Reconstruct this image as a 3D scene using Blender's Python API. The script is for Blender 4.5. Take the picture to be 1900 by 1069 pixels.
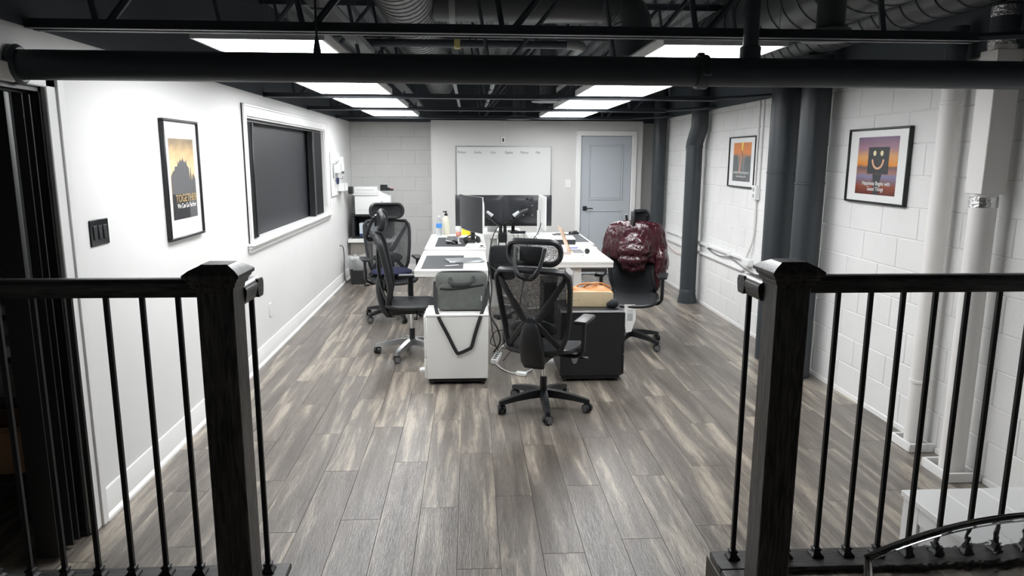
import bpy, bmesh, math, random
from mathutils import Vector, Matrix
random.seed(7)
for o in list(bpy.data.objects): bpy.data.objects.remove(o, do_unlink=True)
S = bpy.context.scene
COL = S.collection
R = math.radians
PI = math.pi
# ------------------------------------------------------------------ camera
F_PX = 1325.0
pit, yaw, rol = R(10.38), R(3.32), R(0.2256)
CAM = Vector((0, 0, 1.74))
fw = Vector((math.sin(yaw)*math.cos(pit), math.cos(yaw)*math.cos(pit), -math.sin(pit)))
rt = Vector((math.cos(yaw), -math.sin(yaw), 0)); up = rt.cross(fw)
rt, up = rt*math.cos(rol)+up*math.sin(rol), up*math.cos(rol)-rt*math.sin(rol)
cd = bpy.data.cameras.new('camera'); cam = bpy.data.objects.new('camera', cd); COL.objects.link(cam)
cam.matrix_world = Matrix(((rt.x, up.x, -fw.x, CAM.x), (rt.y, up.y, -fw.y, CAM.y), (rt.z, up.z, -fw.z, CAM.z), (0, 0, 0, 1)))
cd.sensor_width = 36; cd.lens = F_PX/1900*36; cd.clip_start = 0.03; cd.clip_end = 100
S.camera = cam
# ------------------------------------------------------------------ world, exposure
W = bpy.data.worlds.new('world'); S.world = W; W.use_nodes = True
W.node_tree.nodes['Background'].inputs[0].default_value = (0, 0, 0, 1)
W.node_tree.nodes['Background'].inputs[1].default_value = 0.0
S.view_settings.view_transform = 'Standard'; S.view_settings.look = 'None'
S.view_settings.gamma = 1; S.view_settings.use_curve_mapping = False
S.view_settings.exposure = 0.42
LIGHT_STRENGTH = 11.5
# ------------------------------------------------------------------ materials
MATS = {}
def mat(name, col=(0.8, 0.8, 0.8), rough=0.5, metal=0.0, bump=0.0, bscale=60, var=0.0, vscale=8, emit=None, estr=0, coat=0, trans=0, ior=1.45, alpha=1, spec=0.5):
    if name in MATS: return MATS[name]
    m = bpy.data.materials.new(name); m.use_nodes = True; nt = m.node_tree; b = nt.nodes['Principled BSDF']
    b.inputs['Base Color'].default_value = (*col, 1); b.inputs['Roughness'].default_value = rough
    b.inputs['Metallic'].default_value = metal; b.inputs['Coat Weight'].default_value = coat
    b.inputs['Transmission Weight'].default_value = trans; b.inputs['IOR'].default_value = ior
    b.inputs['Alpha'].default_value = alpha; b.inputs['Specular IOR Level'].default_value = spec
    if emit: b.inputs['Emission Color'].default_value = (*emit, 1); b.inputs['Emission Strength'].default_value = estr
    if bump or var:
        g = nt.nodes.new('ShaderNodeNewGeometry')
        if bump:
            n = nt.nodes.new('ShaderNodeTexNoise'); n.inputs['Scale'].default_value = bscale; n.inputs['Detail'].default_value = 4
            nt.links.new(g.outputs['Position'], n.inputs['Vector'])
            bp = nt.nodes.new('ShaderNodeBump'); bp.inputs['Strength'].default_value = bump; bp.inputs['Distance'].default_value = 0.01
            nt.links.new(n.outputs['Fac'], bp.inputs['Height']); nt.links.new(bp.outputs['Normal'], b.inputs['Normal'])
        if var:
            n2 = nt.nodes.new('ShaderNodeTexNoise'); n2.inputs['Scale'].default_value = vscale; n2.inputs['Detail'].default_value = 5
            nt.links.new(g.outputs['Position'], n2.inputs['Vector'])
            rp = nt.nodes.new('ShaderNodeValToRGB'); e = rp.color_ramp.elements
            e[0].position = 0.3; e[1].position = 0.7
            e[0].color = tuple(c*(1-var) for c in col)+(1,); e[1].color = tuple(min(1, c*(1+var)) for c in col)+(1,)
            nt.links.new(n2.outputs['Fac'], rp.inputs['Fac']); nt.links.new(rp.outputs['Color'], b.inputs['Base Color'])
    MATS[name] = m; return m

def wood_floor(name, dark, mid, light, rough):
    m = bpy.data.materials.new(name); m.use_nodes = True; nt = m.node_tree; b = nt.nodes['Principled BSDF']; N = nt.nodes.new; L = nt.links.new
    oi = N('ShaderNodeObjectInfo'); g = N('ShaderNodeNewGeometry')
    mul = N('ShaderNodeVectorMath'); mul.operation = 'MULTIPLY'; mul.inputs[1].default_value = (1.9, 0.15, 1)
    L(g.outputs['Position'], mul.inputs[0])
    off = N('ShaderNodeVectorMath'); off.operation = 'ADD'
    cx = N('ShaderNodeCombineXYZ'); sc = N('ShaderNodeMath'); sc.operation = 'MULTIPLY'; sc.inputs[1].default_value = 37
    L(oi.outputs['Random'], sc.inputs[0]); L(sc.outputs[0], cx.inputs[0]); L(sc.outputs[0], cx.inputs[1])
    L(mul.outputs[0], off.inputs[0]); L(cx.outputs[0], off.inputs[1])
    n1 = N('ShaderNodeTexNoise'); n1.inputs['Scale'].default_value = 7.0; n1.inputs['Detail'].default_value = 6; n1.inputs['Roughness'].default_value = 0.6; n1.inputs['Distortion'].default_value = 0.5
    L(off.outputs[0], n1.inputs['Vector'])
    n2 = N('ShaderNodeTexNoise'); n2.inputs['Scale'].default_value = 90; n2.inputs['Detail'].default_value = 4; n2.inputs['Distortion'].default_value = 1.2
    L(off.outputs[0], n2.inputs['Vector'])
    r1 = N('ShaderNodeValToRGB'); e = r1.color_ramp.elements
    e[0].position = 0.30; e[0].color = (*dark, 1); e[1].position = 0.52; e[1].color = (*mid, 1)
    x = e.new(0.66); x.color = (*light, 1)
    # per-plank shift of the streak threshold
    ad = N('ShaderNodeMath'); ad.operation = 'MULTIPLY_ADD'; ad.inputs[1].default_value = 0.12; ad.inputs[2].default_value = -0.06
    L(oi.outputs['Random'], ad.inputs[0])
    sm = N('ShaderNodeMath'); sm.operation = 'ADD'; L(n1.outputs['Fac'], sm.inputs[0]); L(ad.outputs[0], sm.inputs[1])
    L(sm.outputs[0], r1.inputs['Fac'])
    mx = N('ShaderNodeMixRGB'); mx.blend_type = 'MULTIPLY'; mx.inputs['Fac'].default_value = 0.55
    r2 = N('ShaderNodeValToRGB'); r2.color_ramp.elements[0].position = 0.35; r2.color_ramp.elements[0].color = (0.45, 0.45, 0.45, 1); r2.color_ramp.elements[1].position = 0.6
    L(n2.outputs['Fac'], r2.inputs['Fac']); L(r1.outputs['Color'], mx.inputs['Color1']); L(r2.outputs['Color'], mx.inputs['Color2'])
    L(mx.outputs['Color'], b.inputs['Base Color'])
    bp = N('ShaderNodeBump'); bp.inputs['Strength'].default_value = 0.32; bp.inputs['Distance'].default_value = 0.004
    L(n2.outputs['Fac'], bp.inputs['Height']); L(bp.outputs['Normal'], b.inputs['Normal'])
    b.inputs['Roughness'].default_value = rough
    MATS[name] = m; return m

def grain_wood(name, c0, c1, axis, rough=0.45):
    m = bpy.data.materials.new(name); m.use_nodes = True; nt = m.node_tree; b = nt.nodes['Principled BSDF']; N = nt.nodes.new; L = nt.links.new
    g = N('ShaderNodeNewGeometry'); mul = N('ShaderNodeVectorMath'); mul.operation = 'MULTIPLY'
    v = [26.0, 26.0, 26.0]; v['xyz'.index(axis)] = 2.2; mul.inputs[1].default_value = v
    L(g.outputs['Position'], mul.inputs[0])
    n = N('ShaderNodeTexNoise'); n.inputs['Scale'].default_value = 4; n.inputs['Detail'].default_value = 5; n.inputs['Distortion'].default_value = 0.8
    L(mul.outputs[0], n.inputs['Vector'])
    r = N('ShaderNodeValToRGB'); r.color_ramp.elements[0].position = 0.35; r.color_ramp.elements[1].position = 0.68
    r.color_ramp.elements[0].color = (*c0, 1); r.color_ramp.elements[1].color = (*c1, 1)
    L(n.outputs['Fac'], r.inputs['Fac']); L(r.outputs['Color'], b.inputs['Base Color'])
    bp = N('ShaderNodeBump'); bp.inputs['Strength'].default_value = 0.25; bp.inputs['Distance'].default_value = 0.003
    L(n.outputs['Fac'], bp.inputs['Height']); L(bp.outputs['Normal'], b.inputs['Normal'])
    b.inputs['Roughness'].default_value = rough
    MATS[name] = m; return m

def mesh_fabric(name, col, cover, scale=420):
    """open-weave chair mesh: holes in a procedural weave"""
    m = bpy.data.materials.new(name); m.use_nodes = True; nt = m.node_tree; b = nt.nodes['Principled BSDF']; N = nt.nodes.new; L = nt.links.new
    b.inputs['Base Color'].default_value = (*col, 1); b.inputs['Roughness'].default_value = 0.7
    tc = N('ShaderNodeTexCoord'); n = N('ShaderNodeTexVoronoi'); n.inputs['Scale'].default_value = scale
    L(tc.outputs['Object'], n.inputs['Vector'])
    gt = N('ShaderNodeMath'); gt.operation = 'GREATER_THAN'; gt.inputs[1].default_value = 1-cover
    n.feature = 'F1'
    L(n.outputs['Distance'], gt.inputs[0]); L(gt.outputs[0], b.inputs['Alpha'])
    MATS[name] = m; return m

M = dict(
    wall=mat('white_wall_paint', (0.78, 0.78, 0.77), 0.55, bump=0.04, bscale=90, var=0.02, vscale=1.5),
    block=mat('painted_block', (0.78, 0.78, 0.77), 0.6, bump=0.25, bscale=120, var=0.03, vscale=3),
    mortar=mat('painted_mortar', (0.78, 0.78, 0.77), 0.7),
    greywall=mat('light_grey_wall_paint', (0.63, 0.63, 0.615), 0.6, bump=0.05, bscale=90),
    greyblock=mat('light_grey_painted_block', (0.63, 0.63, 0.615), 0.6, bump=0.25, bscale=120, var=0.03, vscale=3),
    trim=mat('white_gloss_trim', (0.83, 0.83, 0.82), 0.35),
    ceil=mat('dark_ceiling_paint', (0.062, 0.074, 0.088), 0.6),
    steel=mat('black_steel_paint', (0.050, 0.060, 0.073), 0.45),
    greyduct=mat('grey_duct', (0.27, 0.285, 0.29), 0.45, 0.2),
    blackduct=mat('black_spiral_duct', (0.085, 0.093, 0.10), 0.34, 0.1),
    deck=mat('grey_deck', (0.20, 0.215, 0.225), 0.6),
    greysteel=mat('grey_painted_conduit', (0.28, 0.295, 0.30), 0.5),
    blackpipe=mat('black_pipe_paint', (0.055, 0.065, 0.077), 0.42),
    charpipe=mat('charcoal_pipe_paint', (0.035, 0.042, 0.048), 0.4, bump=0.05, bscale=40),
    whitepipe=mat('white_pipe_paint', (0.80, 0.78, 0.76), 0.4),
    blk=mat('black_plastic', (0.016, 0.017, 0.019), 0.42),
    blk2=mat('charcoal_plastic', (0.019, 0.020, 0.022), 0.42),
    monb=mat('monitor_back_plastic', (0.030, 0.032, 0.036), 0.28),
    blkgloss=mat('black_gloss', (0.010, 0.011, 0.013), 0.15),
    grey=mat('grey_plastic', (0.16, 0.165, 0.17), 0.45),
    ltgrey=mat('light_grey_plastic', (0.45, 0.46, 0.47), 0.4),
    white=mat('white_laminate', (0.82, 0.82, 0.80), 0.35),
    whitep=mat('white_plastic', (0.80, 0.81, 0.80), 0.35),
    paper=mat('white_paper', (0.84, 0.84, 0.83), 0.8),
    chrome=mat('chrome', (0.75, 0.75, 0.76), 0.15, 1),
    alu=mat('brushed_aluminium', (0.42, 0.43, 0.44), 0.33, 1),
    silver=mat('silver_laptop', (0.55, 0.57, 0.59), 0.3, 0.7),
    mesh=mesh_fabric('black_mesh_fabric', (0.02, 0.021, 0.024), 0.62),
    seatm=mat('black_seat_mesh', (0.022, 0.024, 0.027), 0.75, bump=0.5, bscale=500),
    fabric=mat('black_upholstery', (0.018, 0.02, 0.023), 0.8, bump=0.3, bscale=300),
    navy=mat('navy_cushion', (0.012, 0.015, 0.05), 0.8, bump=0.3, bscale=200),
    matg=mat('charcoal_desk_mat', (0.045, 0.048, 0.053), 0.7),
    cable=mat('black_cable', (0.012, 0.012, 0.013), 0.5),
    wcable=mat('white_cable', (0.75, 0.75, 0.73), 0.5),
    doorp=mat('grey_blue_door_paint', (0.45, 0.485, 0.52), 0.4),
    wb=mat('whiteboard_surface', (0.70, 0.715, 0.70), 0.22),
    ink=mat('marker_ink', (0.09, 0.09, 0.10), 0.7),
    bagg=mat('grey_canvas_bag', (0.135, 0.145, 0.135), 0.8, bump=0.35, bscale=350, var=0.12, vscale=15),
    strap=mat('black_webbing', (0.02, 0.021, 0.022), 0.75, bump=0.3, bscale=400),
    cream=mat('cream_leather', (0.62, 0.50, 0.32), 0.5, bump=0.15, bscale=80, var=0.08),
    tan=mat('tan_leather', (0.50, 0.21, 0.06), 0.42, bump=0.25, bscale=60, var=0.2, vscale=20),
    yellow=mat('yellow_plastic', (0.85, 0.58, 0.03), 0.5),
    pink=mat('salmon_plastic', (0.75, 0.33, 0.25), 0.4),
    copper=mat('rose_gold_aluminium', (0.70, 0.46, 0.30), 0.35, 0.5),
    blue=mat('blue_plastic', (0.02, 0.04, 0.45), 0.4),
    bluelab=mat('blue_bottle_label', (0.08, 0.30, 0.75), 0.5),
    lotion=mat('pale_lotion_bottle', (0.70, 0.68, 0.55), 0.3),
    clear=mat('clear_plastic_bottle', (0.92, 0.95, 0.96), 0.08, trans=0.85, ior=1.2),
    bagfilm=mat('clear_bin_liner', (0.9, 0.92, 0.92), 0.12, alpha=0.32, bump=0.9, bscale=45),
    foil=mat('aluminium_foil_tape', (0.75, 0.75, 0.75), 0.18, 1, bump=0.9, bscale=60),
    puffl=mat('dark_jacket_lining', (0.012, 0.010, 0.011), 0.7),
    card=mat('brown_cardboard', (0.33, 0.20, 0.11), 0.8, bump=0.1),
    green=mat('green_packet', (0.02, 0.22, 0.13), 0.5),
    closet=mat('white_closet_paint', (0.78, 0.78, 0.77), 0.7),
    acryl=mat('clear_acrylic', (0.86, 0.87, 0.88), 0.02, trans=1.0, ior=1.49, bump=0.06, bscale=9),
    glass=mat('dark_tinted_pane', (0.012, 0.014, 0.018), 0.5),
    frame=mat('black_picture_frame', (0.012, 0.013, 0.015), 0.35),
    diff=mat('lit_light_diffuser', (0.9, 0.9, 0.9), 0.5, emit=(0.97, 0.985, 1.0), estr=LIGHT_STRENGTH),
    rail=grain_wood('espresso_stained_wood_x', (0.008, 0.009, 0.011), (0.075, 0.072, 0.068), 'x', 0.36),
    raily=grain_wood('espresso_stained_wood_y', (0.010, 0.010, 0.011), (0.115, 0.106, 0.096), 'y', 0.36),
    newel=grain_wood('espresso_stained_wood_z', (0.010, 0.010, 0.011), (0.105, 0.096, 0.087), 'z', 0.36),
    iron=mat('black_iron_baluster', (0.006, 0.006, 0.007), 0.45),
    oakt=grain_wood('grey_oak_stand', (0.20, 0.18, 0.16), (0.30, 0.28, 0.25), 'z', 0.5),
)
M['plank'] = wood_floor('grey_brown_plank', (0.105, 0.088, 0.075), (0.195, 0.170, 0.146), (0.43, 0.375, 0.305), 0.28)

def puffer(name,col):
    m=bpy.data.materials.new(name); m.use_nodes=True; nt=m.node_tree; b=nt.nodes['Principled BSDF']; N=nt.nodes.new; L=nt.links.new
    b.inputs['Base Color'].default_value=(*col,1); b.inputs['Roughness'].default_value=0.26; b.inputs['Coat Weight'].default_value=0.35; b.inputs['Coat Roughness'].default_value=0.12
    tc=N('ShaderNodeTexCoord'); mp=N('ShaderNodeMapping'); mp.inputs['Scale'].default_value=(26,26,10); mp.inputs['Rotation'].default_value=(0.2,0.5,0.3)
    n=N('ShaderNodeTexNoise'); n.noise_type='RIDGED_MULTIFRACTAL'; n.inputs['Scale'].default_value=1.0; n.inputs['Detail'].default_value=3; n.inputs['Distortion'].default_value=0.9
    L(tc.outputs['Object'],mp.inputs['Vector']); L(mp.outputs[0],n.inputs['Vector'])
    bp=N('ShaderNodeBump'); bp.inputs['Strength'].default_value=0.75; bp.inputs['Distance'].default_value=0.018
    L(n.outputs['Fac'],bp.inputs['Height']); L(bp.outputs['Normal'],b.inputs['Normal'])
    MATS[name]=m; return m
M['puff']=puffer('burgundy_glossy_puffer',(0.042,0.007,0.012))
# ------------------------------------------------------------------ mesh builder
def V(*a): return Vector(a)
class MB:
    def __init__(s): s.v = []; s.f = []
    def add(s, vs, fs):
        n = len(s.v); s.v += [tuple(v) for v in vs]; s.f += [tuple(i+n for i in f) for f in fs]; return s
    def box(s, x0, x1, y0, y1, z0, z1):
        s.add([(x0,y0,z0),(x1,y0,z0),(x1,y1,z0),(x0,y1,z0),(x0,y0,z1),(x1,y0,z1),(x1,y1,z1),(x0,y1,z1)],
              [(0,3,2,1),(4,5,6,7),(0,1,5,4),(1,2,6,5),(2,3,7,6),(3,0,4,7)]); return s
    def cbox(s, x0, x1, y0, y1, z0, z1, b=0.004):
        b = min(b, (x1-x0)*.45, (y1-y0)*.45, (z1-z0)*.45)
        bm = bmesh.new(); bmesh.ops.create_cube(bm, size=1)
        bmesh.ops.transform(bm, matrix=Matrix.Translation(((x0+x1)/2,(y0+y1)/2,(z0+z1)/2)) @ Matrix.Diagonal((x1-x0,y1-y0,z1-z0,1)), verts=bm.verts)
        bmesh.ops.bevel(bm, geom=list(bm.edges), offset=b, segments=2 if b > 0.006 else 1, profile=0.6, affect='EDGES')
        return s.bm(bm)
    def bm(s, bm, mtx=None):
        bm.verts.index_update()
        s.add([(mtx @ v.co) if mtx else v.co for v in bm.verts], [[v.index for v in f.verts] for f in bm.faces]); bm.free(); return s
    def frame(s, d):
        d = d.normalized(); a = V(0,0,1) if abs(d.z) < 0.9 else V(1,0,0)
        u = d.cross(a).normalized(); return u, d.cross(u).normalized()
    def cyl(s, p, q, r, r2=None, n=16, cap=True):
        p, q = Vector(p), Vector(q); r2 = r if r2 is None else r2; u, w = s.frame(q-p)
        ring = lambda c, rr: [c+(u*math.cos(2*PI*i/n)+w*math.sin(2*PI*i/n))*rr for i in range(n)]
        fs = [(i,(i+1)%n,n+(i+1)%n,n+i) for i in range(n)]
        if cap: fs += [tuple(range(n))[::-1], tuple(range(n,2*n))]
        return s.add(ring(p,r)+ring(q,r2), fs)
    def tube(s, pts, r, n=8, closed=False, flat=None, nrm=None):
        """tube through points; r scalar or list; flat=(a,b) scales the cross-section, nrm = fixed reference normal"""
        pts = [Vector(p) for p in pts]; k = len(pts); rs = r if isinstance(r,(list,tuple)) else [r]*k
        a, b = flat or (1,1); vs = []; pu = None
        for i,p in enumerate(pts):
            d = (pts[(i+1)%k]-pts[i-1]) if closed else (pts[min(i+1,k-1)]-pts[max(i-1,0)])
            d = d.normalized()
            if nrm is not None:
                u = Vector(nrm); u = (u-d*u.dot(d)).normalized()
            elif pu is None: u,_ = s.frame(d)
            else: u = (pu-d*pu.dot(d)).normalized()
            pu = u; w = d.cross(u)
            vs += [p+(u*math.cos(2*PI*j/n)*a+w*math.sin(2*PI*j/n)*b)*rs[i] for j in range(n)]
        fs = []
        for i in range(k if closed else k-1):
            i2 = (i+1)%k
            fs += [(i*n+j, i*n+(j+1)%n, i2*n+(j+1)%n, i2*n+j) for j in range(n)]
        if not closed: fs += [tuple(range(n))[::-1], tuple(range((k-1)*n,k*n))]
        return s.add(vs, fs)
    def lathe(s, prof, c=(0,0,0), n=20, axis='z'):
        vs=[]; c=Vector(c)
        for r,z in prof:
            for j in range(n):
                a=2*PI*j/n; x,y=r*math.cos(a),r*math.sin(a)
                vs.append(c+(V(x,y,z) if axis=='z' else V(z,x,y) if axis=='x' else V(x,z,y)))
        k=len(prof); fs=[(i*n+j,i*n+(j+1)%n,(i+1)*n+(j+1)%n,(i+1)*n+j) for i in range(k-1) for j in range(n)]
        fs += [tuple(range(n))[::-1], tuple(range((k-1)*n,k*n))]
        return s.add(vs,fs)
    def prism(s, poly, a, b, plane='xy'):
        """extrude a 2-D polygon from a to b along the axis missing in plane"""
        f={'xy':lambda u,v,t:(u,v,t),'xz':lambda u,v,t:(u,t,v),'yz':lambda u,v,t:(t,u,v)}[plane]
        n=len(poly)
        return s.add([f(u,v,a) for u,v in poly]+[f(u,v,b) for u,v in poly],
                     [tuple(range(n))[::-1],tuple(range(n,2*n))]+[(i,(i+1)%n,n+(i+1)%n,n+i) for i in range(n)])
    def grid(s, fn, nu, nv, thick=None):
        vs=[Vector(fn(i/nu,j/nv)) for j in range(nv+1) for i in range(nu+1)]; w=nu+1
        fs=[(j*w+i,j*w+i+1,(j+1)*w+i+1,(j+1)*w+i) for j in range(nv) for i in range(nu)]
        if thick:
            t=Vector(thick); n=len(vs); vs2=[v+t for v in vs]
            fs2=[tuple(k+n for k in reversed(f)) for f in fs]
            bd=[i for i in range(w)]+[j*w+nu for j in range(1,nv+1)]+[nv*w+i for i in range(nu-1,-1,-1)]+[j*w for j in range(nv-1,0,-1)]
            side=[(bd[(k+1)%len(bd)],bd[k],bd[k]+n,bd[(k+1)%len(bd)]+n) for k in range(len(bd))]
            return s.add(vs+vs2, fs+fs2+side)
        return s.add(vs,fs)
    def ell(s, c, r, rot=None, n=12):
        bm=bmesh.new(); bmesh.ops.create_uvsphere(bm,u_segments=n*2,v_segments=n,radius=1)
        mt=Matrix.Translation(c) @ (rot or Matrix()) @ Matrix.Diagonal((*r,1))
        return s.bm(bm,mt)
def sm(pts, n=6, closed=False):
    """Catmull-Rom smoothing of a path"""
    P=[Vector(p) for p in pts]; k=len(P); out=[]
    for i in range(k if closed else k-1):
        g=lambda j: P[j%k] if closed else P[max(0,min(k-1,j))]
        a,b,c,d=g(i-1),g(i),g(i+1),g(i+2)
        for t in range(n):
            t/=n; out.append(0.5*((2*b)+(c-a)*t+(2*a-5*b+4*c-d)*t*t+(3*b-a-3*c+d)*t*t*t))
    if not closed: out.append(P[-1])
    return out
def rrect(w,h,r,n=5):
    """rounded rectangle outline centred at 0"""
    o=[]
    for cx,cy,a0 in ((w/2-r,h/2-r,0),(-w/2+r,h/2-r,90),(-w/2+r,-h/2+r,180),(w/2-r,-h/2+r,270)):
        for i in range(n+1):
            a=R(a0+90*i/n); o.append((cx+r*math.cos(a),cy+r*math.sin(a)))
    return o
def mk(name, mb, m, parent=None, angle=38, smooth=True):
    if isinstance(mb, MB):
        me=bpy.data.meshes.new(name); me.from_pydata(mb.v,[],mb.f)
        b=bmesh.new(); b.from_mesh(me); bmesh.ops.recalc_face_normals(b,faces=b.faces); b.to_mesh(me); b.free()
        if smooth:
            me.polygons.foreach_set('use_smooth',[True]*len(me.polygons)); me.set_sharp_from_angle(angle=R(angle))
        me.materials.append(M[m] if isinstance(m,str) else m)
    else: me=mb
    o=bpy.data.objects.new(name,me); COL.objects.link(o)
    if parent: o.parent=parent
    return o
def tag(o,label,cat,group=None):
    o['label']=label; o['category']=cat
    if group: o['group']=group
    return o
def thing(name,label,cat,loc=(0,0,0),rz=0,group=None):
    o=bpy.data.objects.new(name,None); COL.objects.link(o); o.location=loc; o.rotation_euler=(0,0,rz); o.empty_display_size=0.1
    return tag(o,label,cat,group)
def struct(name,mb,m,parent=None,**k):
    o=mk(name,mb,m,parent,**k)
    if not parent: o['kind']='structure'
    return o
def dup(o,loc=None,rz=None,label=None):
    def cp(a,par):
        c=a.copy(); COL.objects.link(c); c.parent=par
        for ch in a.children: cp(ch,c)
        return c
    r=cp(o,None)
    if loc: r.location=loc
    if rz is not None: r.rotation_euler=(0,0,rz)
    if label: r['label']=label
    return r
def text(name,s,size,loc,rot,m,parent,ext=0.0006,align='CENTER',sx=1,shear=0,bold=0):
    cu=bpy.data.curves.new(name,'FONT'); cu.body=s; cu.size=size; cu.align_x=align; cu.extrude=ext; cu.shear=shear; cu.resolution_u=3; cu.offset=bold
    t=bpy.data.objects.new(name,cu); COL.objects.link(t)
    dg=bpy.context.evaluated_depsgraph_get(); me=bpy.data.meshes.new_from_object(t.evaluated_get(dg))
    bpy.data.objects.remove(t,do_unlink=True)
    me.materials.clear(); me.materials.append(M[m] if isinstance(m,str) else m)
    o=bpy.data.objects.new(name,me); COL.objects.link(o); o.parent=parent; o.location=loc; o.rotation_euler=rot; o.scale=(sx,1,1)
    return o

# ================================================================== THE ROOM
XL, XR, YB, YF = -1.785, 2.785, 10.95, 10.55      # left wall, right wall, far block wall, face of the boxed-out wall
ZT = 2.25                                          # white paint ends here
ZD = 3.06                                          # underside of deck
YP, ZP = 2.34, 0.32                                # platform front edge and height
YN = -1.6
# --- floor: sub-floor and planks
fl = struct('floor', MB().box(XL, XR, 2.0, YB, -0.06, -0.009), mat('dark_seam', (0.10, 0.09, 0.08), 0.8))
pw, plen = 0.19, 1.22
shared = {}
def plank_mesh(w, l):
    key = (round(w,3), round(l,3))
    if key not in shared:
        g = 0.0005; c = 0.0012
        a, b = w/2-g, l/2-g
        vs = [(sx*a, sy*b, -0.009) for sx,sy in ((-1,-1),(1,-1),(1,1),(-1,1))]+[(sx*a, sy*b, -c) for sx,sy in ((-1,-1),(1,-1),(1,1),(-1,1))]+[(sx*(a-c), sy*(b-c), 0) for sx,sy in ((-1,-1),(1,-1),(1,1),(-1,1))]
        fs = [(8,9,10,11)]+[(i,(i+1)%4,4+(i+1)%4,4+i) for i in range(4)]+[(4+i,4+(i+1)%4,8+(i+1)%4,8+i) for i in range(4)]
        me = bpy.data.meshes.new('plank'); me.from_pydata(vs, [], fs); me.materials.append(M['plank']); shared[key] = me
    return shared[key]
def lay(parent, x0, x1, y0, y1, z, origin):
    k = math.floor((x0-origin)/pw)
    while origin+k*pw < x1-0.003:
        a, b = max(x0, origin+k*pw), min(x1, origin+(k+1)*pw)
        off = (k*0.457) % 1.0*plen; y = y0-off
        while y < y1-0.003:
            c, d = max(y0, y), min(y1, y+plen)
            if d-c > 0.01 and b-a > 0.01:
                o = mk('plank', plank_mesh(b-a, d-c), None, parent); o.location = ((a+b)/2, (c+d)/2, z)
            y += plen
        k += 1
lay(fl, XL, XR, YP-0.2, YB, 0, -0.26)
# --- raised platform the camera stands on, notched for a step
NX0, NX1, NY = -0.66, 0.85, 2.10
pf = struct('platform_floor', MB().box(XL, NX0, YN, YP, 0, ZP-0.009).box(NX1, XR, YN, YP, 0, ZP-0.009).box(NX0, NX1, YN, NY, 0, ZP-0.009), mat('dark_seam'))
lay(pf, XL, NX0, 0.4, YP, ZP, -0.26); lay(pf, NX1, XR, 0.4, YP, ZP, -0.26); lay(pf, NX0, NX1, 0.4, NY, ZP, -0.26)
struct('platform_step', MB().box(NX0, NX1, NY, YP-0.01, 0, ZP/2), 'raily')
# --- left wall with doorway (y DY0..DY1) and window opening
DY0, DY1, DZ = 1.25, 3.18, 2.02
WY0, WY1, WZ0, WZ1 = 5.915, 9.02, 1.045, 2.055
t = 0.14
wl = MB()
for y0,y1,z0,z1 in ((YN,DY0,0,ZT),(DY0,DY1,DZ,ZT),(DY1,WY0,0,ZT),(WY0,WY1,0,WZ0),(WY0,WY1,WZ1,ZT),(WY1,YB,0,ZT)):
    wl.box(XL-t, XL, y0, y1, z0, z1)
struct('wall_left', wl, 'wall')
struct('wall_left_upper', MB().box(XL-t, XL, YN, YB+0.2, ZT, ZD+0.1), 'ceil')
# --- right wall: concrete blocks in courses
wr = struct('wall_right', MB().box(XR+0.006, XR+0.2, YN, YB+0.2, 0, 2.29), 'mortar')
struct('wall_right_upper', MB().box(XR, XR+0.2, YN, YB+0.2, 2.29, ZD+0.1), 'ceil')
mk('painted_face', MB().box(XR, XR+0.05, YN, 2.88, 0, 2.29), 'block', wr)
bsh = {}
def block_mesh(l, h, ax):
    key = (round(l,3), round(h,3), ax)
    if key not in bsh:
        g = 0.0016; c = 0.004; a, b = l/2-g, h/2-g; q = [(-1,-1),(1,-1),(1,1),(-1,1)]
        L3 = [(sa*a, sb*b, -0.02) for sa,sb in q]+[(sa*a, sb*b, -0.0045) for sa,sb in q]+[(sa*(a-c), sb*(b-c), 0) for sa,sb in q]
        vs = [((-n, u, v) if ax == 'x' else (u, -n, v)) for u,v,n in L3]
        fs = [(8,9,10,11)]+[(i,(i+1)%4,4+(i+1)%4,4+i) for i in range(4)]+[(4+i,4+(i+1)%4,8+(i+1)%4,8+i) for i in range(4)]
        mb = MB(); mb.add(vs, fs); me = bpy.data.meshes.new('block'); me.from_pydata(mb.v, [], mb.f)
        bb = bmesh.new(); bb.from_mesh(me); bmesh.ops.recalc_face_normals(bb, faces=bb.faces)
        # open shells: make the front face look into the room
        f0 = max(bb.faces, key=lambda f: f.calc_area()); want = V(-1,0,0) if ax == 'x' else V(0,-1,0)
        if f0.normal.dot(want) < 0: bmesh.ops.reverse_faces(bb, faces=bb.faces)
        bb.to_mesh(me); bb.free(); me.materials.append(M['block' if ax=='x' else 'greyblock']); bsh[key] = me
    return bsh[key]
def courses(parent, u0, u1, ztop, ax, plane, o1):
    rows = [(0.0, 0.035)]+[(0.035+0.2*i, 0.235+0.2*i) for i in range(11)]+[(2.235, ztop)]
    for i,(z0,z1) in enumerate(rows):
        if z1-z0 < 0.012: continue
        u = math.floor((u0-o1)/0.4)*0.4+o1-(0.2 if i % 2 else 0)
        while u < u1-0.01:
            a, b = max(u0,u), min(u1,u+0.4)
            if b-a > 0.02:
                o = mk('concrete_block', block_mesh(b-a, z1-z0, ax), None, parent)
                o.location = (plane, (a+b)/2, (z0+z1)/2) if ax == 'x' else ((a+b)/2, plane, (z0+z1)/2)
            u += 0.4
courses(wr, 2.88, YB, 2.29, 'x', XR, 0.1)
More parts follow.
